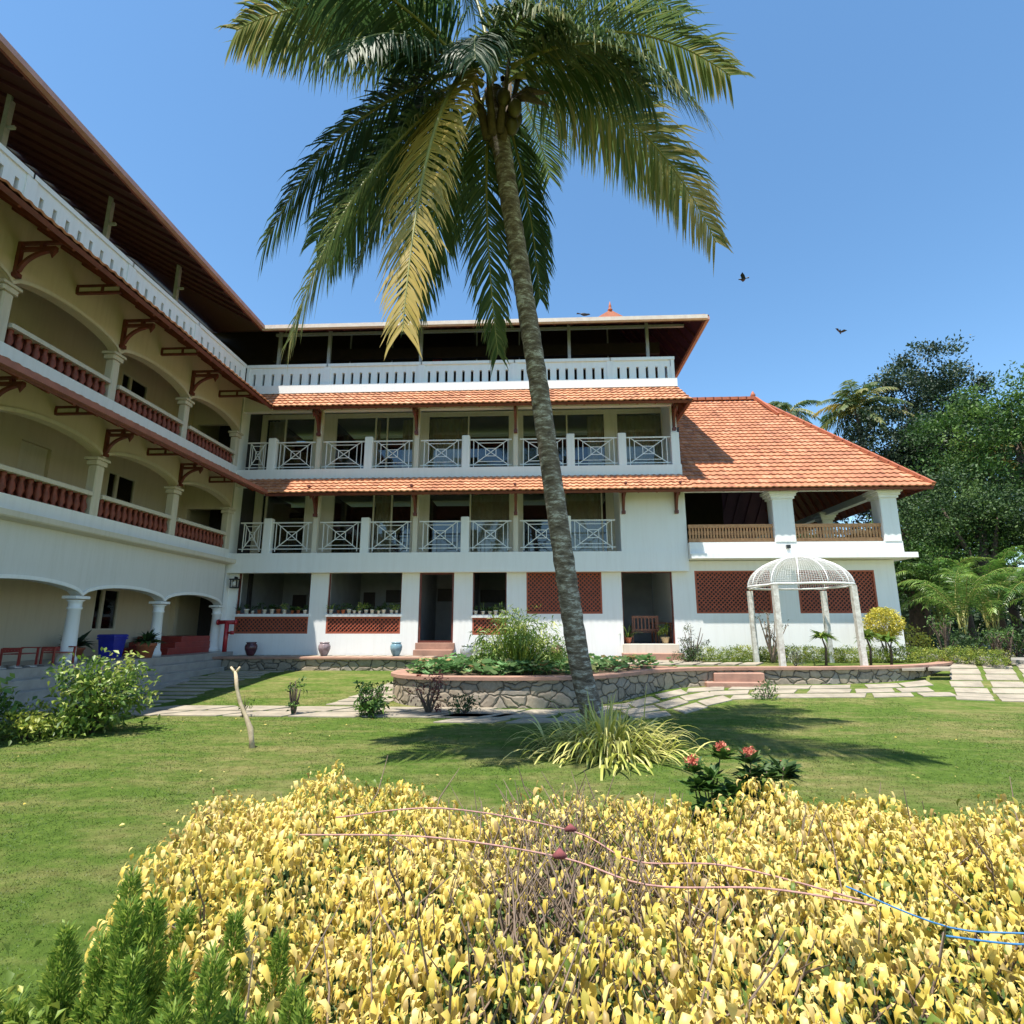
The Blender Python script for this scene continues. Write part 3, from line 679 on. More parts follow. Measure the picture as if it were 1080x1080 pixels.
# top roof
def roofpart(parent, pts_e, pts_t, mat='tile', **k): return awning(parent, *pts_e, *pts_t, mat, **k)
GZ = 13.0
awning(blk, (-10.5,19.1,GZ), (6.4,19.1,GZ), (-17.2,25.8,GZ+3.85), (3.6,25.8,GZ+3.85), 'tile', .38, .3, 'darksoffit', ('gutter', .15, (0,-1,0)), 'roof')
awning(blk, (6.4,19.1,GZ), (6.4,32.5,GZ), (3.6,25.8,GZ+3.85), (3.6,25.81,GZ+3.85), 'tile', .38, .3, 'darksoffit', ('gutterpink', .12, (1,0,0)), 'roof')
awning(blk, (6.4,32.5,GZ), (-10.5,32.5,GZ), (3.6,25.82,GZ+3.85), (-17.2,25.82,GZ+3.85), 'tile', .6, .6, 'darksoffit', None, 'roof')
mb = MB()
for x in (-10.4, -8.34, -4.59, 1.35, 4.43): mb = MB(); mb.box(x-.06, x+.06, 20.3, 20.42, 10.8, 13.62); mb.build('roof_post', M['steel'], blk)
mb = MB()
for x in (-8.3,-6.4,-2.6,-.7,3.2): mb.box(x-.03, x+.03, 22.6, 22.66, 10.8, 14.7)
mb.box(-11.3, 5.2, 22.6, 22.66, 12.2, 12.27); mb.box(-10.6, 5.9, 20.31, 20.41, 13.36, 13.46); mb.build('roof_truss', M['steel'], blk)
# little gablet and finial on the ridge end
mb = MB(); cx, cy, cz = 3.75, 25.7, GZ+3.75
mb.add([(cx-.75,cy-.6,cz-.1),(cx+.75,cy-.6,cz-.1),(cx,cy-.5,cz+.42),(cx-.75,cy+.6,cz-.1),(cx+.75,cy+.6,cz-.1),(cx,cy+.5,cz+.42)], [(0,1,2),(5,4,3),(0,2,5,3),(1,4,5,2),(0,3,4,1)])
mb.lathe(cx, cy-.45, [(cz+.36,.1),(cz+.45,.13),(cz+.52,.05),(cz+.6,.08),(cz+.9,.01)], 8); mb.build('finial', M['terracotta'], blk)
mb = MB(); mb.bar((6.4,19.1,GZ+.06), (3.6,25.8,GZ+3.95), .2, .12); mb.bar((3.6,25.8,GZ+3.95), (-17.2,25.8,GZ+3.95), .2, .14); mb.build('ridge_tiles', M['terracotta'], blk)
# small wall lamps
mb = MB(); mb.box(3.82, 3.94, 19.9, 20.0, 3.74, 3.86); mb.build('wall_lamp', M['black'], blk)
lp = MB(); lp.bbox(-11.18, -10.86, 19.72, 19.98, 3.38, 3.42).box(-11.15, -10.89, 19.75, 19.95, 3.08, 3.12)
for a in (-11.15, -10.92):
    for b in (19.75, 19.92): lp.box(a, a+.03, b, b+.03, 3.12, 3.38)
lp.box(-11.04, -11.0, 19.82, 20.0, 3.42, 3.5)
lpo = lp.build('wall_lamp', M['black'], blk); mb = MB(); mb.lathe(-11.02, 19.85, [(3.13,.05),(3.2,.08),(3.3,.07),(3.34,.03)], 10); mb.build('lamp_glass', M['potwhite'], lpo)
# ceiling fans, each its own thing
def fan(x, y, z, label):
    t = thing('ceiling_fan', (x, y, z), label, 'ceiling fan', 'ceiling fans in the ground floor rooms')
    mb = MB(); mb.lathe(x, y, [(z-.28,.06),(z-.24,.11),(z-.14,.11),(z-.10,.03),(z,.02)], 12); mb.build('motor', M['darkwood'], t)
    for k in range(3):
        a = k*2.094 + .4; mb = MB(); d = V(math.cos(a), math.sin(a), 0); mb.bar(V(x,y,z-.2)+d*.1, V(x,y,z-.2)+d*.62, .13, .012); mb.build('blade', M['darkwood'], t)
fan(-6.2, 22, 4.08, 'dark ceiling fan in the room above the second row of sill pots'); fan(-9.5, 22, 4.08, 'dark ceiling fan in the room nearest the arcade corner')
fan(3.7, 21.8, 4.08, 'ceiling fan above the wooden chair in the doorway')
# ================================================================== ARCADE WING
wing = thing('arcade_wing', (-11.3, 10, .3), 'white and cream arcaded hotel wing with arches, baluster balconies and deep tiled awnings', 'building')
WX = -11.3; YN = [-2.35, .8, 3.95, 7.1, 10.25, 13.4, 16.5, 19.6]; YE0, YE1 = -2.6, 19.7
def arch_wall(y0, y1, zs, rise, ztop, mat='cream', th=.26, trim='white2'):
    n = 20; ys = [lerp(y0, y1, k/n) for k in range(n+1)]; zf = lambda k: zs + rise*(1-(2*k/n-1)**2)**.6
    mb = MB(); vs = []
    for k, y in enumerate(ys):
        z = zf(k); vs += [(WX, y, z), (WX, y, ztop), (WX-th, y, ztop), (WX-th, y, z)]
    fs = []
    for k in range(n):
        o = 4*k; fs += [(o, o+4, o+5, o+1), (o+3, o+2, o+6, o+7), (o, o+3, o+7, o+4), (o+1, o+5, o+6, o+2)]
    mb.add(vs, fs, 0); w_ = mb.build('arch_wall', M[mat], wing)
    mb = MB(); vs = []
    for k, y in enumerate(ys):
        z = zf(k); vs += [(WX+.035, y, z-.0), (WX+.035, y, z+.085), (WX, y, z+.085), (WX, y, z-.001)]
    mb.add(vs, [(4*k+a, 4*k+4+a, 4*k+4+(a+1)%3, 4*k+(a+1)%3) for k in range(n) for a in range(3)], 0); mb.build('arch_trim', M[trim], w_)
def column(y, z0, z1, r=.17, round_=True, mat='white2'):
    mb = MB(); x = WX - .13; n = 20 if round_ else 4; q = 1 if round_ else 1.3
    if not round_:
        mb.bbox(x-r, x+r, y-r, y+r, z0, z1-.2, .03)
    else: mb.lathe(x, y, [(z0,.21),(z0+.1,.21),(z0+.14,.18),(z0+.2,.165),(z1-.34,.135),(z1-.32,.16),(z1-.28,.16),(z1-.26,.14),(z1-.14,.15),(z1-.1,.2)], n)
    mb.bbox(x-.19, x+.19, y-.22, y+.22, z1-.07, z1, .01)
    if not round_: mb.bbox(x-.16, x+.16, y-.18, y+.18, z1-.2, z1-.07, .03)
    return mb.build('column', M[mat], wing)
for y in YN: column(y, .85, 2.45)
for y in YN: column(y, 4.1, 6.0, .13, False, 'creamtrim'); column(y, 7.6, 8.96, .12, False, 'creamtrim')
for a, b in zip(YN[:-1], YN[1:]):
    arch_wall(a, b, 2.45, .28, 3.95, 'wingshade'); arch_wall(a, b, 6.0, .36, 7.35, 'cream', trim='creamtrim'); arch_wall(a, b, 8.96, .36, 10.9, 'cream', trim='creamtrim')
def prism(mb, prof, y0, y1, mi=0):   # x,z profile extruded along y
    n = len(prof); mb.add([(x, y0, z) for x, z in prof] + [(x, y1, z) for x, z in prof], [tuple(range(n)), tuple(range(2*n-1, n-1, -1))] + [(k, k+n, (k+1)%n+n, (k+1)%n) for k in range(n)], mi)
mb = MB(); prism(mb, [(-13.3,3.92),(-11.28,3.92),(-11.0,3.95),(-10.97,3.98),(-10.97,4.10),(-11.28,4.16),(-13.3,4.16)], YE0, 19.7); mb.build('cornice', M['creamtrim'], wing)
mb = MB(); mb.box(WX-.2, WX+.02, YE0, 19.7, 4.16, 4.48); mb.build('parapet_band', M['white2'], wing)
mb = MB(); mb.box(WX-.2, WX+.02, YE0, 19.7, 7.3, 7.62); mb.box(-13.3, WX-.2, YE0, 26, 7.35, 7.5); mb.build('floor_slab', M['white2'], wing)
mb = MB(); mb.box(-13.3, WX+.02, YE0, 19.7, 10.75, 10.85); mb.build('floor_slab', M['white2'], wing)
def balustrade(y0, y1, z0, z1):
    mb = MB(); n = 13; h = z1 - z0; x = WX - .1
    for k in range(n):
        y = lerp(y0, y1, (k+.5)/n)
        mb.lathe(x, y, [(z0,.07),(z0+.05*h,.07),(z0+.12*h,.045),(z0+.35*h,.088),(z0+.55*h,.07),(z0+.8*h,.035),(z0+.88*h,.06),(z1,.06)], 8)
    mb.box(x-.085, x-.07, y0, y1, z0, z1, 1); b_ = mb.build('balustrade', [M['baluster'], M['redwood']], wing)
    mb = MB(); mb.bbox(WX-.2, WX+.04, y0, y1, z1, z1+.11, .012); mb.build('handrail', M['creamtrim'], b_)
for a, b in zip(YN[:-1], YN[1:]):
    balustrade(a+.165, b-.165, 4.48, 4.96); balustrade(a+.155, b-.155, 7.62, 8.03)
    parapet(wing, (WX, a, 0), (WX, b, 0), n=8, inward=V(-1,0,0))
# awnings and roof
awning(wing, (-9.65,YE0,6.40), (-9.65,18.75,6.40), (-11.3,YE0,7.28), (-11.3,19.7,7.28), 'tile', .3, .24, 'soffit', ('browngutter', .12, (1,0,0)))
awning(wing, (-9.65,YE0,9.62), (-9.65,18.75,9.62), (-11.3,YE0,10.75), (-11.3,19.7,10.75), 'tile', .3, .24, 'soffit')
awning(wing, (-10.5,YE0-1,GZ), (-10.5,19.1,GZ), (-17.2,YE0-1,GZ+3.85), (-17.2,25.8,GZ+3.85), 'tile', .38, .3, 'darksoffit', ('gutterpink', .14, (1,0,0)), 'roof')
mb = MB(); mb.bar((-17.2,YE0-1,GZ+3.9),(-17.2,25.8,GZ+3.9), .2, .14); mb.build('ridge_tiles', M['terracotta'], wing)
for y in (.8, 3.95, 7.1, 10.25, 13.4, 16.5): mb = MB(); mb.box(-12.3, -12.18, y-.06, y+.06, 10.8, 13.98); mb.box(-12.3,-12.0,y-.03,y+.03,13.0,13.07); mb.build('roof_post', M['steel'], wing)
# downpipe
# brackets along the wing (rotated so they point to +x)
bw0 = bracket_mb(1.15).build('bracket', M['redwood'], wing, local=True); bs0 = bracket_mb(1.2, False).build('awning_strut', [M['redwood'], M['creamtrim']], wing, local=True)
f1 = f2 = True
for z in (6.12, 9.2):
    for y in YN[:-1]:
        sc = (1, .95, .85) if z > 8 else (1, .78, .74)
        b_ = bw0 if f1 else dup(bw0, wing); f1 = False; b_.rotation_euler = (0, 0, R(90)); b_.location = (.0, y - 10, z - .33); b_.scale = sc
        b_ = bs0 if f2 else dup(bs0, wing); f2 = False; b_.rotation_euler = (0, 0, R(90)); b_.location = (.0, y + 1.57 - 10, z - .33); b_.scale = sc
# back walls with windows
for z0, z1, wins in ((.85, 3.92, [(16.2,17.2,1.6,2.85),(9.2,10.3,1.6,2.85)]), (4.16, 7.35, [(13.05,13.95,4.2,6.45),(16.0,17.2,5.3,6.45),(9.6,10.7,5.3,6.45)]), (7.5, 10.75, [(15.95,17.15,8.6,9.75),(9.6,10.7,8.6,9.75)])):
    mb = MB(); ys = sorted({YE0, 26., *[w_[0] for w_ in wins], *[w_[1] for w_ in wins]})
    for a, b in zip(ys[:-1], ys[1:]):
        h = [w_ for w_ in wins if w_[0] == a]
        if h: mb.box(-13.5, -13.25, a, b, z0, h[0][2]); mb.box(-13.5, -13.25, a, b, h[0][3], z1)
        else: mb.box(-13.5, -13.25, a, b, z0, z1)
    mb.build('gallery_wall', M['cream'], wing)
    for a, b, c, d in wins:
        if b - a < .95: m = MB(); m.box(-13.42, -13.36, a, b, c, d); dr = m.build('door', M['creamtrim'], wing); m = MB(); m.box(-13.36,-13.3,b-.12,b-.09,c+.95,c+1.1); m.build('door_handle', M['steel'], dr); continue
        m = MB(); f = .05; x = -13.32
        for (p, q) in ((a, a+f), (b-f, b), ((a*.66+b*.34)-f, (a*.66+b*.34)+f)): m.box(x, x+.08, p, q, c, d)
        m.box(x+.003, x+.077, a, b, c, c+f); m.box(x+.003, x+.077, a, b, d-f, d); fr = m.build('window', M['creamtrim'], wing)
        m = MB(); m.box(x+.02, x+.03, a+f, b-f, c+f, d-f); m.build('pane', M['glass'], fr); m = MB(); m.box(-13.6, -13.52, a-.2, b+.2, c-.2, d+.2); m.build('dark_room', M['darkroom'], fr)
    # corridor end beyond the facade: wall with a dark doorway
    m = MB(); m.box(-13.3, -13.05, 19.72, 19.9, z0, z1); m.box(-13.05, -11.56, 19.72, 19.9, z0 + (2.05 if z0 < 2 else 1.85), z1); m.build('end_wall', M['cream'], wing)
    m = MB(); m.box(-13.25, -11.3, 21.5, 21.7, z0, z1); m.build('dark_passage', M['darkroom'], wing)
# arcade floor and steps
mb = MB(); mb.box(-13.3, -10.75, YE0, 19.7, .3, .85); mb.build('arcade_floor', M['floorgrey'], wing)
mb = MB(); mb.bbox(-10.75, -10.42, YE0, 18.44, -.05, .64, .01); mb.bbox(-10.42, -10.1, YE0, 18.1, -.05, .44, .01); mb.bbox(-10.1, -9.78, YE0, 17.6, -.05, .24, .01); mb.build('step', M['floorgrey'], wing)
mb = MB(); mb.bbox(-13.0, -11.45, 17.2, 19.7, .85, 1.05); mb.bbox(-13.0, -11.47, 17.55, 19.7, 1.05, 1.22); mb.bbox(-13.0, -11.5, 17.9, 19.7, 1.22, 1.4); mb.build('red_step', M['redfloor'], wing)
# ================================================================== PAVILION (right hall)
pav = thing('tiled_pavilion', (9, 20, .6), 'white pavilion with open upper gallery and a large sloping orange tiled roof', 'building')
PH = [(5.57,8.19,2.16,3.65),(9.12,11.78,2.16,3.65)]
mb = MB(); wall_holes(mb, 5.25, 12.5, .3, 4.0, 20.0, 20.28, PH); mb.box(12.25, 12.5, 20.28, 32, .3, 4.0); mb.box(5.25, 12.25, 31.8, 32, .3, 4.0); mb.build('wall', M['white'], pav)
mb = MB(); mb.box(5.35, 12.6, 20.7, 20.8, .6, 4.0); mb.build('inner_wall', M['darkroom'], pav)
for x0, x1, z0, z1 in PH: lattice('lattice_panel', x0, x1, z0, z1, 20.03, pav)
mb = MB(); mb.box(5.34, 12.95, 19.36, 32.4, 4.02, 4.2); mb.build('ledge', M['white2'], pav)
mb = MB(); mb.box(5.34, 12.6, 19.52, 19.85, 4.2, 4.6); mb.box(12.25, 12.6, 19.85, 32, 4.2, 4.6); mb.build('gallery_band', M['white'], pav)
def pcol(x0, x1, y0, y1, zt=6.45):
    mb = MB(); mb.bbox(x0, x1, y0, y1, 4.6, zt-.32, .02)
    for k, (e, z) in enumerate(((.05, zt-.32), (.1, zt-.22), (.16, zt-.11))): mb.bbox(x0-e, x1+e, y0-e, y1+e, z, z+.11, .015)
    return mb.build('column', M['white'], pav)
pcol(8.3, 9.02, 19.5, 19.95); pcol(12.0, 12.58, 19.5, 20.05); pcol(12.05, 12.5, 23.6, 24.05); pcol(12.05, 12.5, 27.6, 28.05); pcol(12.05, 12.5, 31.5, 31.95); pcol(8.3, 8.8, 31.5, 31.95)
mb = MB(); mb.box(12.15, 12.4, 20.05, 31.5, 6.3, 6.55); mb.box(5.3, 12.0, 19.62, 19.85, 6.46, 6.62); mb.build('beam', M['white'], pav)
mb = MB(); mb.box(5.3, 9.6, 28.5, 28.65, 4.2, 9.5); mb.box(5.27, 5.33, 19.9, 28.5, 4.2, 9); mb.build('upper_hall_wall', M['darkwood'], pav)
def slat_rail(x0, x1, z0, z1, y):
    mb = MB(); mb.box(x0, x1, y, y+.07, z1-.12, z1); mb.box(x0, x1, y, y+.07, z0, z0+.13); n = int((x1-x0)/.105); s_ = (x1-x0)/n; h0, h1 = z0+.13, z1-.12
    for k in range(n):
        x = x0 + (k+.5)*s_
        for wd, a, b in ((.032, h0, lerp(h0,h1,.35)), (.042, lerp(h0,h1,.35), lerp(h0,h1,.7)), (.03, lerp(h0,h1,.7), h1)): mb.box(x-wd, x+wd, y+.02, y+.05, a, b)
    return mb.build('gallery_railing', M['teak'], pav)
slat_rail(5.36, 8.3, 4.62, 5.25, 19.62); slat_rail(9.02, 12.0, 4.62, 5.25, 19.62)
ro = slat_rail(0, 3.5, 4.62, 5.25, 0); ro.rotation_euler = (0, 0, R(90)); ro.location = (12.4 - 9, 20.08 - 20, 0)
ro.data.transform(Matrix.Translation((9, 20, 0)))
EZ, EY, RY, RZ, XE, XG = 6.44, 19.08, 25.8, 12.45, 13.62, 10.62
awning(pav, (5.27,EY,EZ), (XE,EY,EZ), (5.27,RY,RZ), (XG,RY,RZ), 'tile', .32, .24, 'darksoffit', None, 'roof')
awning(pav, (XE,EY,EZ), (XE,32.6,EZ), (XG,RY,RZ), (XG,RY+.01,RZ), 'tile', .40, .27, 'soffit', None, 'roof')
awning(pav, (XE,32.6,EZ), (5.27,32.6,EZ), (XG,RY+.02,RZ), (5.27,RY+.02,RZ), 'tile', .6, .5, 'darksoffit', None, 'roof')
mb = MB(); seg = 22
hp = [V(XE,EY,EZ+.08).lerp(V(XG,RY,RZ+.1), k/seg) for k in range(seg+1)]
for a, b in zip(hp[:-1], hp[1:]): mb.bar(a, b + (b-a)*.12 + V(0,0,.015), .2, .11)
for k in range(14): mb.bar((XG-k*.39,RY,RZ+.13), (XG-(k+1)*.39-.04,RY,RZ+.12), .22, .14)
mb.bar((XG+.02,RY-.1,RZ+.12),(XG+.30,RY-1.7,RZ-1.36), .10, .12); mb.lathe(XG-.05, RY, [(RZ+.15,.1),(RZ+.3,.12),(RZ+.5,.02)], 8)
mb.build('ridge_tiles', M['terracotta'], pav)
mb = MB(); mb.box(8.63, 8.75, 19.4, 19.5, 4.36, 4.48); mb.build('wall_lamp', M['black'], pav)
# ================================================================== SMALL OBJECTS
def lathe_thing(name, x, y, z, prof, mat, label, cat, group=None, part='body', n=20):
    t = thing(name, (x, y, z), label, cat, group); mb = MB(); mb.lathe(x, y, [(z+a, r) for a, r in prof], n); mb.build(part, mat, t); return t
URN = [(0,.10),(.02,.115),(.10,.155),(.22,.20),(.32,.205),(.38,.18),(.405,.15),(.43,.165),(.455,.17),(.45,.14),(.40,.12)]
UG = glaze
for x, y, z, m, lab, s in ((-9.88,19.25,.73,UG('plum_glaze',(.10,.035,.045),(.05,.02,.025)),'dark plum glazed urn in the shade near the red standpipe',1.),
    (-7.35,19.35,.73,UG('mottled_mauve_glaze',(.34,.27,.28),(.16,.11,.12)),'mottled brown and mauve urn below the row of sill pots',1.),
    (-4.85,19.35,.73,UG('pale_blue_glaze',(.22,.36,.42),(.10,.2,.26)),'pale blue glazed urn just left of the door step',1.),
    (-2.42,19.3,.61,UG('grey_glaze',(.42,.44,.44),(.26,.28,.29)),'light grey urn right of the door beside the pond shrub',1.06),
    (-1.42,19.3,.61,UG('dull_grey_glaze',(.26,.27,.25),(.15,.16,.15)),'dull grey urn half hidden behind the pond shrub',1.06),
    (.63,19.3,.61,UG('tan_glaze',(.40,.25,.16),(.25,.15,.09)),'tan brown urn under the large lattice panel',1.06)):
    t = lathe_thing('urn', x, y, z, [(a*s, r*s) for a, r in URN], m, lab, 'urn', 'glazed urns along the terrace')
# red standpipe at the arcade corner
t = thing('standpipe', (-10.93, 19.45, .73), 'red painted standpipe with a crosspiece at the corner of the arcade', 'standpipe')
mb = MB(); mb.tube([(-10.93,19.45,.73),(-10.93,19.45,1.9)], .075, 14); mb.lathe(-10.93,19.45,[(.72,.15),(.77,.15),(.78,.08)],14); mb.build('pipe', M['redpaint'], t)
mb = MB(); mb.tube([(-11.25,19.45,1.86),(-10.6,19.45,1.86)], .07, 12); mb.tube([(-11.27,19.45,1.86),(-11.22,19.45,1.86)], .1, 12); mb.tube([(-10.63,19.45,1.86),(-10.58,19.45,1.86)], .1, 12); mb.build('outlet', M['redpaint'], t)
mb = MB(); mb.tube([(-10.93,19.45,1.5),(-10.7,19.4,1.5)], .045, 10); mb.lathe(-10.69,19.4,[(1.44,.07),(1.56,.07)],10); mb.build('valve', M['redpaint'], t)
# blue bin
t = thing('waste_bin', (-12.2, 15.8, .85), 'blue plastic waste bin against the arcade wall', 'bin')
mb = MB(); x, y = -12.2, 15.8; q = .24
mb.add([(x-q*.8,y-q*.8,.85),(x+q*.8,y-q*.8,.85),(x+q*.8,y+q*.8,.85),(x-q*.8,y+q*.8,.85),(x-q,y-q,1.42),(x+q,y-q,1.42),(x+q,y+q,1.42),(x-q,y+q,1.42)],[(0,3,2,1),(4,5,6,7),(0,1,5,4),(1,2,6,5),(2,3,7,6),(3,0,4,7)]); mb.bbox(x-q-.03,x+q+.03,y-q-.03,y+q+.03,1.35,1.40,.01); mb.build('body', M['bluebin'], t)
mb = MB(); mb.bbox(x-q-.04,x+q+.04,y-q-.04,y+q+.04,1.421,1.49,.03); mb.build('lid', M['bluebin'], t)
# plants in pots
def leaf_burst(name, c, n, ln, wd, mat, parent, up=.5, droop=.35, spread=1., r=(0,1), base=.03):
    az = rng.uniform(0, 2*math.pi, n); el = rng.uniform(.15, 1.35, n) * up * 1.2
    D = np.stack([np.cos(az)*np.cos(el)*spread, np.sin(az)*np.cos(el)*spread, np.sin(el)], 1)
    P = np.array(c) + D * rng.uniform(0, base, (n, 1)); N = np.tile([0, 0, 1.], (n, 1)) + rng.normal(size=(n, 3))*.2
    vs, f = leaf_quads(P, D, N, ln*rng.uniform(.6, 1.1, n), wd*rng.uniform(.7, 1.2, n), .15, droop)
    return np_obj(name, vs, f, mat, parent, np.repeat(rng.uniform(*r, n), 5), off=tuple(parent.location) if parent is not None else (0,0,0))
def ribbon_plant(name, c, n, ln, wd, mat, parent, spread=.2, seg=6, el0=(.5, 1.45), sag=1.0, r=(0, 1)):
    """arching strap leaves"""
    vs = []; fs = []; rn = []; o = 0
    for _ in range(n):
        a = random.uniform(0, 6.283); rad = abs(random.gauss(0, spread)); a2 = a + random.uniform(-.6, .6)
        p = V(c[0] + rad*math.cos(a), c[1] + rad*math.sin(a), c[2]); el = random.uniform(*el0); l = ln*random.uniform(.55, 1.1)
        d = V(math.cos(a2)*math.cos(el), math.sin(a2)*math.cos(el), math.sin(el)); s = V(-math.sin(a2), math.cos(a2), 0); rr = random.uniform(*r)
        for k in range(seg+1):
            t = k/seg; w_ = wd*(.55 + 1.2*t - 1.75*t**2.2)*.9 if k < seg else .001
            vs += [p - s*w_/2, p + s*w_/2]; rn += [rr, rr]
            if k < seg: fs.append([o+2*k, o+2*k+1, o+2*k+3, o+2*k+2])
            p = p + d*(l/seg); d = (d + V(0, 0, -1)*sag*.28*(.4+t)).normalized()
        o += 2*(seg+1)
    return np_obj(name, np.array([tuple(v) for v in vs]), np.array(fs), mat, parent, rn, off=tuple(parent.location) if parent is not None else (0,0,0))
def pot_plant(x, y, z, r, h, potm, kind, label, cat='potted plant', group=None, ph=.4, leafm='green'):
    t = thing('potted_plant', (x, y, z), label, cat, group)
    mb = MB(); mb.lathe(x, y, [(z, r*.68),(z+h*.8, r*.95),(z+h*.82, r*1.08),(z+h, r*1.08),(z+h, r*.9),(z+h*.9, r*.88)], 16); mb.build('pot', potm, t)
    if kind == 'burst': leaf_burst('foliage', (x, y, z+h), 60, ph, ph*.22, L[leafm], t, .8)
    elif kind == 'strap': ribbon_plant('foliage', (x, y, z+h*.9), 26, ph*1.3, ph*.12, L[leafm], t, r*.4)
    else: foliage('foliage', [(x, y, z+h+ph*.45, ph*.42, ph*.42, ph*.5)], 160, ph*.22, L[leafm], t, 12, ph*.12, .3, True)
    return t
pot_plant(-11.0, 15.55, .85, .24, .40, M['terracotta'], 'burst', 'dark green plant in an orange terracotta pot between two arcade columns', ph=.55)
pot_plant(-12.5, 14.9, .85, .2, .3, M['terracotta'], 'burst', 'dark leaved plant standing just left of the blue bin', ph=.6, leafm='dark')
def sill_row(x0, x1, z, n, lab):
    for k in range(n):
        x = lerp(x0, x1, (k+.5)/n) + J(.04); m = random.choice([M['potwhite'], M['potwhite'], M['terracotta']]); r = random.uniform(.055, .09)
        pot_plant(x, 20.02+J(.03), z, r, r*1.9, m, random.choice(['bush','strap','burst','bush']), lab, 'potted plant', lab.replace('small potted plant in the ', ''), random.uniform(.12, .30), random.choice(['green','green','bush']))
sill_row(-10.95, -8.3, 2.165, 11, 'small potted plant in the row on the window sill nearest the arcade')
sill_row(-7.55, -4.95, 2.165, 12, 'small potted plant in the row on the window sill left of the door')
sill_row(-2.3, -1.15, 2.125, 5, 'small potted plant in the row on the narrow window sill')
# doorway seat, table and pots
def seat_bench(x, y, z, W, H, mat, label, name='wooden_chair', cat='chair', rz=0):
    t = thing(name, (x, y, z), label, cat, rz=rz); s = .045
    def part(nm, f): m = MB(); f(m); return m.build(nm, mat, t, local=True)
    for sx in (-1, 1):
        part('leg', lambda m: m.box(sx*W/2-s/2, sx*W/2+s/2, -s/2-.0, s/2, 0, H)); part('leg', lambda m: m.box(sx*W/2-s/2, sx*W/2+s/2, .42, .42+s, 0, .6))
        part('armrest', lambda m: m.box(sx*W/2-s*.7, sx*W/2+s*.7, s/2, .5, .6, .64))
    part('seat', lambda m: [m.box(-W/2+s/2, W/2-s/2, .03+k*.09, .10+k*.09, .40, .43) for k in range(5)])
    def back(m):
        m.box(-W/2+s/2, W/2-s/2, -.02, .02, H-.09, H); m.box(-W/2+s/2, W/2-s/2, -.02, .02, .46, .52); n = max(4, int(W/.12))
        for k in range(n): xx = -W/2 + W*(k+.5)/n; m.box(xx-.025, xx+.025, -.012, .012, .52, H-.09)
    part('backrest', back); return t
seat_bench(3.95, 21.0, 1.1, .92, 1.0, M['chairwood'], 'slatted wooden chair seen from behind inside the open doorway')
t = thing('wooden_table', (4.75, 21.6, 1.1), 'wooden table beyond the slatted chair in the open doorway', 'table')
mb = MB(); mb.bbox(4.3, 5.0, 21.2, 22.0, 1.82, 1.86); mb.build('tabletop', M['chairwood'], t)
for a in (4.36, 4.92):
    for b in (21.27, 21.9): mb = MB(); mb.box(a-.03, a+.03, b-.03, b+.03, 1.1, 1.82); mb.build('leg', M['chairwood'], t)
pot_plant(3.2, 20.35, 1.12, .13, .22, M['terracotta'], 'strap', 'variegated plant in a brown pot at the left jamb of the open doorway', ph=.5, leafm='bush')
pot_plant(4.5, 20.35, 1.12, .15, .24, plain('tan_pot', (.45,.33,.18), (.35,.25,.13), 6), 'bush', 'leafy plant in a round tan pot at the right jamb of the open doorway', ph=.5, leafm='lime')
seat_bench(-11.85, 12.35, .85, .75, .62, M['redfloor'], 'low red wooden chair in the arcade at the left edge', rz=R(-78)).scale = (.8, .8, .62)
seat_bench(-11.55, 13.1, .85, .6, .62, M['redfloor'], 'low red wooden chair in the arcade next to the first column', rz=R(-100)).scale = (.8, .8, .62)
rg = thing('floor_rug', (-12.0, 11.6, .85), 'black and white checked mat on the arcade floor at the left edge', 'mat')
mb = MB()
for i in range(9):
    for j in range(8): mb.box(-12.6+i*.18, -12.44+i*.18, 10.9+j*.18, 11.06+j*.18, .852, .862, (i+j) % 2)
mb.build('checks', [M['potwhite'], M['black']], rg)
t = thing('red_cloth', (-4.2, 21.9, 13.0), 'bright red cloth hanging in the dark top floor hall', 'cloth')
mb = MB(); n = 10
mb.add([(-4.42+.045*k, 21.9+.03*math.sin(k*1.3), z) for k in range(n) for z in (12.85, 13.45)], [(2*k, 2*k+2, 2*k+3, 2*k+1) for k in range(n-1)], 0, True); mb.build('fabric', M['redpaint'], t)
# ------------------------------------------------------------------ pergola with wire dome
pg = thing('garden_gazebo', (8.1, 17.6, TZ), 'white gazebo of leaning posts carrying a wire mesh dome on the terrace lawn', 'gazebo')
PX = [((6.80,16.3),(6.78,16.3)), ((9.07,16.4),(9.02,16.4)), ((9.45,18.95),(9.42,18.9)), ((7.05,18.85),(7.0,18.8))]
for (bx, by), (tx, ty) in PX: mb = MB(); mb.bar((bx, by, TZ-.1), (tx, ty, 2.86), .145, .145, 0, V(0,1,0)); mb.build('post', M['postpaint'], pg)
cx, cy, r, zb, hz = 8.07, 17.6, 1.47, 2.92, .90
mb = MB()
ring = [(cx+r*math.cos(a), cy+r*math.sin(a), zb) for a in np.linspace(0, 2*math.pi, 33)]; mb.tube(ring, .03, 6)
mb.tube([(x, y, zb) for (_, (x, y)) in PX + PX[:1]], .025, 6); mb.build('ring', M['railmetal'], pg)
mb = MB(); NR = 12
dome = lambda a, t: (cx + r*math.cos(a)*math.cos(t), cy + r*math.sin(a)*math.cos(t), zb + hz*math.sin(t))
for k in range(NR): mb.tube([dome(2*math.pi*k/NR + .1, t) for t in np.linspace(0, math.pi/2*.98, 12)], .017, 5)
mb.lathe(cx, cy, [(zb+hz-.02,.1),(zb+hz+.03,.1),(zb+hz+.06,.02)], 10); mb.build('dome_rib', M['railmetal'], pg)
mb = MB()
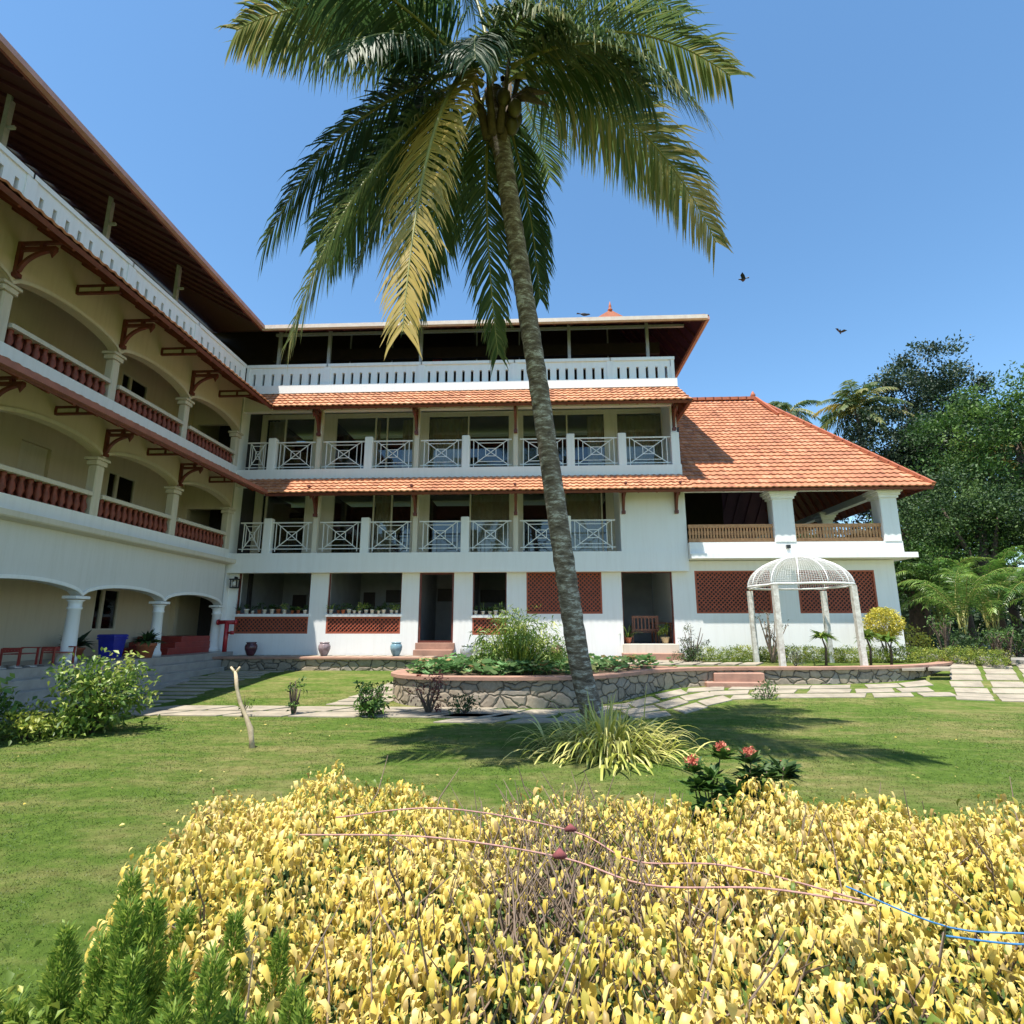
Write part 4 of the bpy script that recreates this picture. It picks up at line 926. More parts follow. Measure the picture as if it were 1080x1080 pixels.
for t in np.linspace(.04, 1.5, 22): mb.tube([dome(a, t) for a in np.linspace(0, 2*math.pi, 41)], .004, 3, cap=False)
for k in range(132): mb.tube([dome(2*math.pi*k/132, t) for t in np.linspace(0, 1.35 if k % 2 else 1.0, 8)], .0036, 3, cap=False)
mb.build('wire_mesh', M['railmetal'], pg)
# ------------------------------------------------------------------ birds
def bird(x, y, z, rz, label, s=1., flying=True, tilt=.3):
    t = thing('bird', (x, y, z), label, 'bird', 'black birds', rz)
    mb = MB(); mb.tube([(0,-.17*s,.0),(0,-.10*s,.01*s),(0,0,.0),(0,.12*s,.01*s),(0,.17*s,.03*s),(0,.21*s,.035*s),(0,.26*s,.03*s)], [.012*s,.035*s,.06*s,.045*s,.035*s,.033*s,.004*s], 8); mb.build('body', M['bird'], t, local=True)
    for sx in (-1, 1):
        m = MB(); z1 = (.16 if flying else -.02)*s; w_ = (.34 if flying else .07)*s
        m.add([(sx*.03*s,.08*s,.02*s),(sx*w_*.5,.13*s,z1*.7+.03*s),(sx*w_,.02*s,z1),(sx*w_*.55,-.08*s,z1*.5),(sx*.03*s,-.12*s,.01*s)] + [(sx*.03*s,.08*s,.0),(sx*w_*.5,.13*s,z1*.7+.01*s),(sx*w_,.02*s,z1-.01*s),(sx*w_*.55,-.08*s,z1*.5-.015*s),(sx*.03*s,-.12*s,-.01*s)],
              [(0,1,2,3,4),(9,8,7,6,5)] + [(k,(k+1)%5,(k+1)%5+5,k+5) for k in range(5)]); m.build('wing', M['bird'], t, local=True)
    m = MB(); m.add([(-.02*s,-.15*s,0),(.02*s,-.15*s,0),(.05*s,-.30*s,0),(-.05*s,-.30*s,0),(-.02*s,-.15*s,.01),(.02*s,-.15*s,.01),(.05*s,-.30*s,.01),(-.05*s,-.30*s,.01)],[(0,3,2,1),(4,5,6,7),(0,1,5,4),(2,3,7,6),(1,2,6,5),(3,0,4,7)]); m.build('tail', M['bird'], t, local=True)
    t.rotation_euler = (0, tilt, rz); return t
bird(5.77, 14, 11.13, 1.2, 'black bird flying between the palm and the roof, the higher one', .5)
bird(9.36, 16, 10.57, 2.6, 'black bird flying lower above the tiled pavilion roof', .5, True, -.5)
bird(1.85, 19.05, 13.22, -1.3, 'black bird perched on the top gutter beside the palm trunk', .95, False, 0)
# ================================================================== COCONUT PALM
palm = thing('coconut_palm', (.92, 9.75, 0), 'tall coconut palm with a leaning ringed trunk rising in front of the hotel', 'palm tree')
tp = [(.95,9.78,-.1),(.88,9.7,.3),(.67,9.6,1.25),(.39,9.4,3.31),(.04,9.0,5.92),(-.25,8.4,7.73),(-.46,7.7,8.97),(-.64,7.38,10.2)]
def cr(P, n):
    P = [Vector(p) for p in P]; out = []
    for i in range(len(P)-1):
        p0, p1, p2, p3 = P[max(i-1,0)], P[i], P[i+1], P[min(i+2,len(P)-1)]
        for k in range(n):
            t = k/n; out.append(.5*((2*p1)+(p2-p0)*t+(2*p0-5*p1+4*p2-p3)*t*t+(3*p1-p0-3*p2+p3)*t**3))
    return out + [P[-1]]
tt = cr(tp, 14); N_ = len(tt)
rad = [(.27 if k < 3 else .192 - .05*(k/N_)) * (1 + (.05 if k % 2 else 0) + J(.03)) for k in range(N_)]; rad[0] = .31; rad[1] = .28; rad[2] = .24
mb = MB(); mb.tube(tt, rad, 16); mb.build('trunk', M['trunk'], palm)
def frond(P0, P1, P2, ll=.95, n=95, lm='palm', droop=.9, parent=None, wd=.042, r=(0, 1), roll=0., rr=.035, name='frond', tip_l=.35, mess=.16):
    pts = curve_pts(P0, P1, P2, 22); vs = []; fs = []; rn = []; mi = []; o = 0
    mb = MB(); mb.tube(pts, [rr*(1.5 if k == 0 else 1)*(1-.85*k/21) for k in range(22)], 5)
    for v in mb.v: vs.append(v); rn.append(.6)
    for f in mb.f:
        if len(f) == 4: fs.append(f); mi.append(1)
    o = len(vs); Lp = sum((pts[k+1]-pts[k]).length for k in range(21)); base_r = random.uniform(*r)
    for side in (-1, 1):
        for k in range(n):
            t = .13 + .87*(k + random.uniform(-.3,.3))/n; t = min(max(t, .1), .995); i = min(int(t*21), 20); p = pts[i].lerp(pts[i+1], t*21-i); T = (pts[i+1]-pts[i]).normalized(); 
            S = T.cross(V(0,0,1)); S = S.normalized() if S.length > .05 else V(1,0,0)
            U = S.cross(T); S = (S*math.cos(roll) + U*math.sin(roll)).normalized()
            l = ll*(math.sin(math.pi*min(1,(t*.86+.12)))**.55 if t < .93 else tip_l+.1)*random.uniform(.82,1.08)
            fwd = .35 + .75*t; d = (S*side*1.0 + T*fwd + U*.10 + V(0,0,-.35)*min(droop,1.3) + V(J(mess), J(mess), J(mess))).normalized(); q = p.copy(); rv = min(1, max(0, base_r + random.gauss(0,.10) + (.12 if t > .8 else 0)))
            W = wd*random.uniform(.6,1.1); dr = droop*random.uniform(.5,1.5)
            wv = d.cross(V(0,0,1)); wv = (T - d*T.dot(d)).normalized()
            for s_ in range(4):
                w_ = W*(.55,1.,.75,.03)[s_]; vs += [tuple(q - wv*w_/2), tuple(q + wv*w_/2)]; rn += [min(1, rv + .16*(s_==3)), min(1, rv + .16*(s_==3))]
                if s_ < 3: fs.append([o+2*s_, o+2*s_+1, o+2*s_+3, o+2*s_+2]); mi.append(0)
                q = q + d*(l/3); d = (d + V(0,0,-1)*dr*.42*(s_+.6)).normalized()
            o += 8
    return np_obj(name, np.array(vs), np.array(fs), [L[lm], M['rachis']], parent, rn, off=tuple(parent.location) if parent is not None else (0,0,0), mi=mi)
FR = [[(-1.01,7.2,10.38),(-3.0,6.6,11.5),(-4.1,6.0,9.8)],[(-1.0,7.2,10.11),(-3.09,7.0,9.6),(-3.85,6.8,7.0)],[(-.93,7.2,9.92),(-2.63,6.4,7.9),(-3.05,6.2,5.2)],
 [(-.97,7.3,10.07),(-2.36,7.6,9.3),(-3.39,7.9,7.5)],[(-.68,7.5,10.06),(-.95,8.3,8.9),(-.64,8.8,6.3)],[(-.57,7.5,10.06),(-.05,8.8,9.6),(.1,9.2,7.6)],
 [(-.41,7.3,10.47),(1.6,7.6,12.1),(3.41,8.0,11.0)],[(-.33,7.2,10.16),(1.28,6.2,10.1),(2.1,5.8,7.9)],[(-.26,7.3,10.09),(1.87,7.8,10.5),(3.0,8.2,7.9)],
 [(-.72,7.3,10.58),(-1.0,7.4,13.3),(-2.4,7.6,13.75)],[(-.56,7.3,10.57),(0,7.3,13.5),(1.45,7.4,13.2)],[(-.48,7.3,10.53),(.51,7.8,13.6),(2.9,8.6,13.2)],[(-.98,7.2,10.44),(-2.9,7.8,12.4),(-5.3,8.2,12.4)],
 [(-.7,7.6,10.3),(-1.5,9.8,11.6),(-2.4,11.2,9.8)],[(-.6,7.2,10.5),(-1.4,4.9,13.2),(-2.2,3.9,13.2)],[(-.5,7.6,10.4),(-.2,9.6,13.0),(.4,11.6,12.4)],[(-.55,7.2,10.6),(1.2,5.2,13.0),(2.6,4.4,12.6)],
 [(-.9,7.4,10.2),(-2.6,8.2,10.9),(-4.1,9.0,8.8)],[(-.4,7.4,10.3),(1.3,8.6,11.6),(3.0,10.0,10.3)]]
for k, (a, b, c) in enumerate(FR): a, b = (a[0],a[1],a[2]+.28), (b[0],b[1],b[2]+.15); frond(a, b, c, 1.22 if k not in (4,5) else .95, 125, 'palm', random.uniform(.9,1.5), palm, r=(((.2,.45) if k % 2 else (.45,.7)) if k not in (6,7,8) else (.6,.85)), roll=random.uniform(-.3,.3))
for q in ([(-.8,7.3,9.9),(-2.1,7.2,9.0),(-2.6,7.1,6.9)],[(-.9,7.4,9.9),(-1.9,8.6,9.3),(-2.3,9.3,7.3)],[(-.95,7.1,10.2),(-2.3,5.9,10.9),(-2.9,5.2,9.6)]):
    frond(*q, 1.1, 110, 'palm', random.uniform(1.1,1.6), palm, r=(.05,.5), roll=random.uniform(-.4,.4))
for q in ([(-.7,7.5,10.3),(-.3,6.6,11.2),(.5,5.9,9.6)],[(-.6,7.3,10.3),(-.9,6.4,10.6),(-.75,5.9,9.0)],[(-.5,7.4,10.3),(.9,6.9,10.9),(1.7,6.6,9.0)],[(-.8,7.3,10.4),(-2.4,6.6,11.9),(-4.2,6.4,11.6)],[(-.8,7.3,10.2),(-1.9,6.2,10.4),(-2.3,5.4,8.6)]):
    frond(*q, 1.15, 115, 'palm', random.uniform(.9,1.6), palm, r=(.25,.75), roll=random.uniform(-.6,.6), mess=.22)
frond((-.92,7.1,10.3),(-1.5,6.2,8.9),(-1.56,5.9,5.1), 1.15, 120, 'palmyellow', .9, palm, r=(.15,.5), rr=.05, name='yellow_frond')
mb = MB()
for k in range(16):
    a = k*.9; mb.tube([(-.62+.12*math.cos(a),7.45+.12*math.sin(a),9.3+.06*(k%4)),(-.62+.3*math.cos(a),7.4+.3*math.sin(a),10.0),(-.62+.42*math.cos(a),7.35+.42*math.sin(a),10.4+.2*(k%3))],[.07,.04,.02],6)
mb.build('frond_base', plain('fibrous_frond_base', (.12,.085,.045), (.06,.04,.022), 12, .9, .5), palm)
cocom = plain('green_brown_coconut', (.11,.09,.03), (.05,.035,.015), 5, .5)
for k in range(7):
    a = k*.5-1.0; rr_ = .26+.10*(k % 2); x, y, z = -.60+rr_*math.cos(a), 7.42+rr_*math.sin(a), 9.85-.16*(k % 3)
    mb = MB(); mb.lathe(x, y, [(z-.15,.02),(z-.12,.07),(z-.03,.115),(z+.06,.11),(z+.13,.06),(z+.15,.01)], 10); mb.build('coconut', cocom, palm)
for k in range(2):
    mb = MB(); mb.tube([(-.35,7.35,9.95),(-.1,7.2,9.95-.1*k),(.25,7.1,9.78-.25*k)],[.03,.07,.01],6); mb.build('spathe', M['bark'], palm)
# ================================================================== SHRUBS
rp = thing('ribbon_plant', (1.05, 8.65, 0), 'yellow striped strap leaved plant spreading round the foot of the palm', 'plant')
ribbon_plant('foliage', (1.0, 8.35, .0), 800, .84, .05, L['ribbon'], rp, .42, 8, (.35, 1.2), 1.35, (.2, 1))
ribbon_plant('upright_leaves', (.95, 8.5, .05), 60, .75, .04, L['ribbon'], rp, .3, 6, (1.1, 1.5), .7, (.3,1))
def shrub(name, x, y, z, rx, rz_, n, leaf, lm, label, cat='shrub', group=None, cl=16, cr_=.12, inner=.35, up=.3, fine=True, aspect=.45, trunkh=None):
    t = thing(name, (x, y, z), label, cat, group); zc = z + (trunkh or 0) + rz_
    foliage('foliage', [(x, y, zc, rx, rx*.85, rz_)], n, leaf, L[lm], t, cl, cr_, inner, fine, up, z + .03, aspect=aspect)
    tips = [(x + rx*.75*math.cos(a), y + rx*.6*math.sin(a), zc + rz_*random.uniform(0,.75)) for a in np.linspace(0, 6.283, 9)[:-1]] + [(x, y, zc + rz_*.7)]
    stems('stems', (x, y, z-.02), tips, .028 if rz_ > .3 else .01, M['bark'], t); return t
shrub('variegated_shrub', -7.3, 9.3, 0, .66, .62, 2300, .12, 'bush', 'rounded shrub with yellow green variegated leaves in front of the arcade steps', cr_=.13)
shrub('variegated_shrub', -8.45, 8.4, .0, .38, .45, 500, .15, 'bush', 'smaller variegated shrub cut by the left edge of the picture')
shrub('low_golden_shrub', -7.9, 8.75, 0, .62, .22, 1100, .09, 'lime', 'low yellow green shrub left of the rounded variegated one')
shrub('leafy_shrub', -3.25, 11.2, 0, .36, .33, 700, .10, 'fresh', 'small dense green shrub at the fork of the garden path', cr_=.07)
shrub('sapling', -4.83, 11.3, 0, .15, .38, 150, .07, 'fresh', 'thin upright sapling on the path edge, the taller of two', 'sapling', cr_=.06)
shrub('sapling', -5.68, 11.0, 0, .12, .24, 70, .06, 'lime', 'thin little sapling between the forked stick and the taller sapling', 'sapling', cr_=.05)
t = shrub('flowering_shrub', -2.2, 11.6, 0, .38, .38, 260, .08, 'maroon', 'sparse maroon shrub with red tips against the pond wall', cr_=.06); leaf_burst('flowers', (-2.4, 11.55, .72), 30, .08, .04, L['red'], t)
shrub('small_shrub', -1.45, 11.55, 0, .25, .17, 260, .08, 'green', 'low green shrub at the foot of the pond wall right of the maroon one')
shrub('small_shrub', 5.3, 13.75, 0, .3, .24, 200, .08, 'fresh', 'small weedy shrub beside the slabs below the sandstone steps')
# shrub in the pond: thin arching canes and narrow leaves
t = thing('bamboo_shrub', (-.5, 14.2, TZ), 'feathery bamboo like shrub growing out of the lotus pond', 'shrub')
foliage('foliage', [(-.5,14.2,1.45,.95,.8,.62),(-1.15,14.1,1.05,.5,.5,.4),(.2,14.2,1.1,.5,.5,.45)], 3800, .19, L['bush'], t, 16, .15, .2, True, .1, .65, .5, .16)
ribbon_plant('canes', (-.5,14.2,.6), 150, 1.45, .03, L['lime'], t, .25, 7, (.75,1.5), .55)
# lotus leaves
def lotus():
    vs = []; fs = []; rn = []; o = 0
    for _ in range(1500):
        x = random.uniform(-3.1, 3.9); y = random.uniform(12.6, 16.6)
        lo = [p[1] for p in INN if abs(p[0]-x) < .2 and p[1] < 16]
        if x > 3.2 and y > 15.6 or (lo and y < min(lo) + .12) or (x < -2.6 and y > 15) : continue
        h = TZ + random.uniform(.05, .33); r_ = random.uniform(.05, .125); tx, ty = random.gauss(0,.22), random.gauss(-.12,.22); rr = random.random(); n = 10
        vs.append((x, y, h - .03)); rn.append(rr)
        for k in range(n):
            a = 6.283*k/n; q = r_*random.uniform(.9,1.08); vs.append((x+q*math.cos(a), y+q*math.sin(a), h+q*(math.cos(a)*tx+math.sin(a)*ty)+.02*(k%2))); rn.append(rr)
        fs += [[o, o+1+k, o+1+(k+1)%n, o] for k in range(n)]; fs[-n:] = [[o, o+1+2*k, o+2+2*k, o+1+(2*k+2)%n] for k in range(n//2)]
        o += n+1
    ob = np_obj('lotus_leaves', np.array(vs), np.array(fs), L['lotus'], None, rn); tag(ob, 'round green lotus leaves crowding the raised pond', 'lotus leaves', kind='stuff')
lotus()
# row of low clipped hedge along the pavilion
def hedge_blobs(pts, rx, rz_, z, step=.3):
    out = []
    for a, b in zip(pts[:-1], pts[1:]):
        l = math.hypot(b[0]-a[0], b[1]-a[1]); n = max(1, int(l/step))
        for k in range(n): out.append((lerp(a[0],b[0],k/n)+J(.04), lerp(a[1],b[1],k/n)+J(.04), z+rz_*.7+J(.03), rx, rx, rz_))
    return out
t = thing('clipped_hedge', (9, 19, TZ), 'low clipped green hedge along the foot of the pavilion wall', 'hedge')
foliage('foliage', hedge_blobs([(5.3,19.35),(8,19.2),(11.0,19.0),(12.2,18.7),(13.3,18.2),(13.9,17.4)],   .30, .27, TZ), 34000, .05, L['lime'], t, 20, .06, .6, False, .3, TZ)
t = thing('golden_shrub', (11.25, 18.95, TZ), 'bright golden yellow ball shaped shrub at the right end of the pavilion wall', 'shrub')
foliage('foliage', [(11.25,18.95,1.80,.50,.46,.46)], 6500, .07, L['ball'], t, 14, .05, .85, True, .4, 1.25); stems('stems', (11.25,18.95,TZ), [(11.0,18.9,1.6),(11.5,18.9,1.6),(11.25,19,1.8)], .04, M['bark'], t)
shrub('grey_shrub', 4.98, 18.7, TZ, .5, .62, 420, .08, 'grey', 'loose grey green shrub right of the open doorway', cr_=.06)
shrub('dense_shrub', 4.85, 18.6, TZ, .45, .22, 700, .07, 'green', 'low dense green shrub at the foot of the grey green one')
def bare(x, y, z, h, n, label, lm=None, w_=.5):
    t = thing('bare_shrub', (x, y, z), label, 'shrub'); mb = MB(); tips = []
    for k in range(n):
        a = random.uniform(0, 6.28); q = random.uniform(.3,1)*w_; p = [V(x+J(.05), y+J(.05), z), V(x+q*.5*math.cos(a), y+q*.3*math.sin(a), z+h*random.uniform(.4,.6)), V(x+q*math.cos(a), y+q*.6*math.sin(a), z+h*random.uniform(.75,1.05))]
        mb.tube(curve_pts(*p, 6), [.03,.026,.022,.018,.014,.008], 6); tips.append(p[2])
        m = p[1]; e = m + V(J(.25), J(.15), h*.3); mb.tube([m, e], [.016,.006], 5); tips.append(e)
    mb.build('branches', M['twig'] if not lm else M['bark'], t)
    P = np.array([tuple(q) for q in tips]); P = np.repeat(P, 12 if lm else 4, 0) + rng.normal(size=(len(P)*(12 if lm else 4), 3))*.06
    vs, f = leaf_quads(P, rdir(len(P), .2), rdir(len(P), 1), rng.uniform(.06,.12,len(P)), rng.uniform(.03,.05,len(P))); np_obj('foliage', vs, f, L[lm or 'grey'], t, np.repeat(rng.uniform(0,1,len(P)),5), off=(x, y, z)); return t
bare(7.5, 18.7, TZ, 1.5, 11, 'nearly leafless grey shrub against the white pavilion wall behind the gazebo', None, .6)
def papaya(x, y, z, h, label):
    t = thing('young_tree', (x, y, z), label, 'young tree', 'young trees on the terrace lawn'); mb = MB(); mb.tube([(x,y,z),(x+.05,y,z+h*.5),(x-.03,y,z+h*.8)],[.04,.03,.02],7); mb.build('trunk', M['bark'], t)
    leaf_burst('crown', (x-.03,y,z+h*.8), 46, .50, .12, L['bush'], t, .7, .5, 1., (.1,.8))
papaya(8.42, 17.2, TZ, .95, 'slender young tree with drooping leaves inside the right side of the gazebo'); papaya(9.75, 17.3, TZ, .95, 'slender young tree just outside the right gazebo posts'); papaya(10.4, 17.4, TZ, .8, 'slender young tree farthest right on the terrace lawn')
shrub('small_shrub', 7.2, 16.4, TZ, .22, .25, 160, .07, 'grey', 'wispy low shrub at the foot of the left gazebo posts', cr_=.05)
for x, y, h, lab in ((13.0,18.9,1.35,'open rose bush at the corner where the hedge ends'),(14.1,17.9,1.15,'open rose bush leaning over the kerb'),(14.6,18.8,.9,'low rose bush beyond the kerb')):
    bare(x, y, g(x,y), h, 9, lab, 'fresh', .55)
shrub('croton_shrub', 15.6, 16.6, .5, .45, .2, 420, .13, 'lime', 'yellow green croton at the right edge beyond the kerb')
t = shrub('mottled_shrub', 13.4, 21.0, .6, .55, .55, 900, .10, 'ball', 'brownish yellow bush standing behind the pavilion corner')
# forked stick
t = thing('forked_stick', (-4.12, 8.3, 0), 'bare crooked forked stick standing in the lawn', 'stick')
mb = MB(); mb.tube([(-4.1,8.3,-.05),(-4.13,8.3,.12),(-4.16,8.3,.26),(-4.24,8.3,.42),(-4.35,8.3,.62),(-4.42,8.3,.83),(-4.46,8.3,1.06)], [.045,.036,.042,.03,.028,.026,.026], 8)
mb.tube([(-4.46,8.3,1.03),(-4.54,8.3,1.12)], [.022,.015], 6); mb.tube([(-4.46,8.3,1.03),(-4.40,8.3,1.12)], [.022,.015], 6); mb.build('wood', M['stick'], t)
# ixora with red flower heads behind the hedge
for x, y, h, lab, lm in ((1.20,4.25,.76,'red flowering shrub with bright green leaves behind the yellow hedge','fresh'),(1.58,4.35,.76,'red flowering shrub with dark leaves beside the bright leaved one','green')):
    t = thing('flowering_shrub', (x, y, 0), lab, 'shrub'); tips = [(x+J(.2), y+J(.12), h*random.uniform(.45,1)) for _ in range(12)] + ([(x-.12,y,h-.02),(x+.1,y+.05,h+.06)] if lm == 'fresh' else [(x+.16,y,h-.08),(x-.06,y,h+.02)]); stems('stems', (x,y,0), tips, .012, M['bark'], t)
    for q in tips: leaf_burst('leaves', (q[0], q[1], q[2]-.05), 26, .15, .06, L[lm], t, .6, .2, 1., (.3,.9))
    for q in ([(x-.12,y,h+.01),(x+.1,y+.05,h+.09)] if lm == 'fresh' else [(x+.16,y,h-.05),(x-.06,y,h+.05)]):
        n = 110; P = np.array(q) + rdir(n)*rng.uniform(.2,1,(n,1))*np.array([.05,.05,.04]); vs, f = leaf_quads(P, rdir(n,.6), rdir(n), rng.uniform(.02,.035,n), rng.uniform(.01,.018,n)); np_obj('flower_head', vs, f, L['red'], t, np.repeat(rng.uniform(0,1,n),5), off=(x,y,0))
# ================================================================== FOREGROUND HEDGE
hd = thing('yellow_hedge', (.6, 2, 0), 'broad mounded hedge of drooping pale yellow leaves filling the foreground', 'hedge')
def htop(x, y):
    """height of the hedge surface; 0 outside"""
    xl = -1.50 + .85*np.clip((1.9-y)/1.0, 0, 1) + .06*np.sin(y*7)
    e1 = np.clip((x - xl)/.28, 0, 1); yb = 2.95 + .05*np.sin(x*2.3+.6) + .05*np.sin(x*6.1) - .12*np.exp(-((x-.15)/.28)**2)
    e2 = np.clip((yb - y)/.25, 0, 1); e3 = np.clip((y - .42)/.4, 0, 1)
    s = lambda e: np.sqrt(np.clip(1-(1-e)**2, 0, 1))
    hgt = (.95 + .025*np.sin(x*3.1+1)*np.cos(y*4) + .03*np.sin(x*7+y*5) + .05*np.clip((-x-.5)/.6, 0, 1) + .03*np.sin(x*13+y*3) + .025)*s(e1)*s(e2)*s(e3)
    return hgt
def hedge():
    n = 230000; x = rng.uniform(-1.6, 4.4, n); y = rng.uniform(.4, 3.15, n); h = htop(x, y)
    e = .02; gx = (htop(x+e, y)-h)/e; gy = (htop(x, y+e)-h)/e; steep = np.sqrt(1+gx*gx+gy*gy)
    gap = np.exp(-(((x-.12)/.22)**2 + ((y-2.2)/.45)**2)) * .85 + .92*np.exp(-(((x+.05)/.13)**2 + ((y-1.72)/.22)**2)) + .35*np.exp(-(((x-1.0)/.35)**2+((y-1.5)/.3)**2))
    patch = .5+.5*np.sin(x*5.3+y*2.1)*np.sin(y*6.1-x*1.7)
    keep = (h > .12) & (rng.uniform(0, 1, n) < np.clip(steep, 1, 4)/2.2) & (rng.uniform(0, 1, n) > np.clip(gap + .18*patch, 0, .93)); x, y, h, gx, gy = (a[keep] for a in (x, y, h, gx, gy)); n = len(x)
    dep = np.abs(rng.normal(0, .045, n)) + (rng.uniform(0,1,n) < .3)*rng.uniform(0,.25,n)
    # clumping
    lump = .03*np.sin(x*11+y*7)*np.sin(y*13-x*5) + .035*np.sin(x*31+y*17)*np.sin(y*29-x*11) + .02*np.sin(x*63-y*41)*np.sin(y*57+x*23); z = h - dep + lump
    steepn = np.minimum(np.sqrt(gx*gx+gy*gy), 6); z = z - rng.uniform(0,1,n)*steepn*.10; z = np.maximum(z, .05)
    P = np.stack([x, y, z], 1); O = np.stack([-gx, -gy, np.ones(n)], 1); O = nrm(O)
    a = rng.uniform(0, 6.283, n); D = np.stack([np.cos(a)*.5, np.sin(a)*.5 - .2, -rng.uniform(.5, 1.7, n)], 1) + O*.15
    N = O + rng.normal(size=(n, 3))*.45 + np.array([0, -.5, .3])
    Ln = .019 + .034*rng.uniform(0,1,n)**1.4; vs, f = curled(P, O, Ln, Ln*rng.uniform(.30, .50, n), 1.9)
    r = np.clip(rng.normal(.5, .2, n) + .18*np.sin(x*4.1+y*3)*np.sin(y*5.3-x*2) + (rng.uniform(0,1,n) < .10)*.5 - (rng.uniform(0,1,n) < .05)*.5, 0, 1)
    tri_obj('foliage', vs, f, L['yellow'], hd, np.repeat(r, 8), off=tuple(hd.location))
    mb = MB()
    for _ in range(900):
        q = random.random() < .5
        x0 = random.gauss(.15,.25) if q else random.uniform(-1.1, 4.2); y0 = random.gauss(2.05,.4) if q else random.uniform(.8,2.6); y0 = min(max(y0,.8),2.7); hh = float(htop(np.array([x0]), np.array([y0]))[0])
        if hh < .72: continue
        l = random.uniform(.15,.4); a = random.uniform(0,6.28); b = V(x0, y0, hh - .26*random.uniform(.5,1)); c = b + V(math.cos(a)*l*.45, math.sin(a)*l*.45, random.uniform(.12,.27)); m = (b+c)/2 + V(J(.04),J(.04),J(.03)); mb.tube([b, m, c], [.0035,.0028,.0012], 4, cap=False)
    for _ in range(70):
        x0 = random.uniform(-.9,4.2); y0 = random.uniform(1.0,2.4); mb.tube([(x0,y0,-.02),(x0+J(.1),y0+J(.1),.4),(x0+J(.25),y0+J(.25),.72)],[.014,.010,.006],5)
    mb.build('twigs', M['twig'], hd)
    # inner mass of leaf litter and stems that closes the view down to the ground
    n = 26000; x = rng.uniform(-1.3, 4.4, n); y = rng.uniform(.6, 2.7, n); h = htop(x, y); k = h > .3; x, y, h = x[k], y[k], h[k]; n = len(x)
    P = np.stack([x, y, h - rng.uniform(.2, .5, n)], 1); vs, f = flat_quads(P, rdir(n), rdir(n, .5), rng.uniform(.03,.06,n), rng.uniform(.015,.028,n)); np_obj('inner_foliage', vs, f, L['green'], hd, np.repeat(rng.uniform(0,1,n), 4), off=tuple(hd.location))
hedge()
# ropes lying on the hedge
def rope(pts, mat, label, r=.0026):
    zs = [(x, y, max(float(htop(np.array([x]), np.array([y]))[0]), .5) + .004 + dz + J(.008)) for x, y, dz in pts]; c = cr(zs, 6); o = MB().tube(c, r, 6)
    t = thing('rope', zs[0], label, 'rope'); o.build('strand', mat, t); return t, c
t, c = rope([(-.75,2.2,.01),(-.35,2.15,.02),(.11,2.17,.03),(.3,1.98,.02),(.55,1.83,.02),(.85,1.68,.01)], M['rope_pink'], 'pink rope strung over the hedge, the upper strand')
mb = MB(); mb.tube([(c[12].x-.02,c[12].y,c[12].z),(c[12].x,c[12].y,c[12].z+.01),(c[12].x+.02,c[12].y,c[12].z)],[.006,.014,.007],7); mb.build('knot', M['knot'], t)
t, c = rope([(-.8,2.0,.01),(-.35,1.92,.02),(.06,1.86,.03),(.3,1.74,.02),(.6,1.68,.02),(.85,1.62,.01)], M['rope_pink'], 'pink rope strung over the hedge, the lower strand')
mb = MB(); mb.tube([(c[12].x-.02,c[12].y,c[12].z),(c[12].x,c[12].y,c[12].z+.01),(c[12].x+.02,c[12].y,c[12].z)],[.006,.016,.007],7); mb.build('knot', M['knot'], t)
rope([(.80,1.66,.02),(1.0,1.58,.02),(1.2,1.5,.02),(1.45,1.45,.02),(1.8,1.4,.02)], M['rope_blue'], 'bright blue rope crossing the right part of the hedge', .0021)
rope([(.95,1.52,.02),(1.1,1.5,.02),(1.22,1.48,.03),(1.3,1.5,.02)], M['rope_blue'], 'short loose end of blue rope beside the long one', .0022)
# conifers at bottom left
def cypress(x, y, h, w_, n, label, lm='cypress', nt_=24):
    t = thing('cypress_bush', (x, y, 0), label, 'conifer', 'young conifers in the left corner'); P = []; D = []
    for k in range(nt_):
        a = 6.283*k/nt_+J(.3); q = w_*random.uniform(.1,.95); tx, ty, th = x+q*math.cos(a), y+q*math.sin(a), h*random.uniform(.66,1.0)
        m = n//nt_; u = rng.uniform(0, 1, m)**.7; rad = w_*.34*(1-u)**.7*(1+.35*np.sin(u*38+k))+.007; az = rng.uniform(0, 6.283, m); rr = rad*np.sqrt(rng.uniform(.2,1,m))
        b = np.array([x+(tx-x)*.5, y+(ty-y)*.5, .1]); e = np.array([tx, ty, th]); c_ = b + (e-b)*u[:,None]
        P.append(c_ + np.stack([rr*np.cos(az), rr*np.sin(az), rng.normal(0,.01,m)],1)); D.append(np.stack([np.cos(az)*.5, np.sin(az)*.5, rng.uniform(.2,1.2,m)],1))
    P = np.concatenate(P); D = np.concatenate(D); m = len(P); vs, f = leaf_quads(P, D, rdir(m), rng.uniform(.010,.024,m), rng.uniform(.003,.0055,m), .1, 0)
    r = np.clip(rng.uniform(0,.7,m) + .25*(P[:,2] > h*.7), 0, 1); np_obj('foliage', vs, f, L[lm], t, np.repeat(r,5), off=(x,y,0))
    stems('stems', (x,y,0), [(x+J(w_*.3), y+J(w_*.3), h*.55) for _ in range(5)], .007, M['bark'], t)
cypress(-.88, 1.25, 1.17, .25, 120000, 'feathery green conifer, the taller one left of the yellow hedge')
cypress(-.62, 1.12, 1.15, .22, 110000, 'feathery green conifer growing into the left end of the yellow hedge')
shrub('lime_shrub', -.98, 1.12, 0, .11, .53, 3200, .026, 'lime', 'yellow green leafy shrub in the bottom left corner', cl=12, cr_=.05)
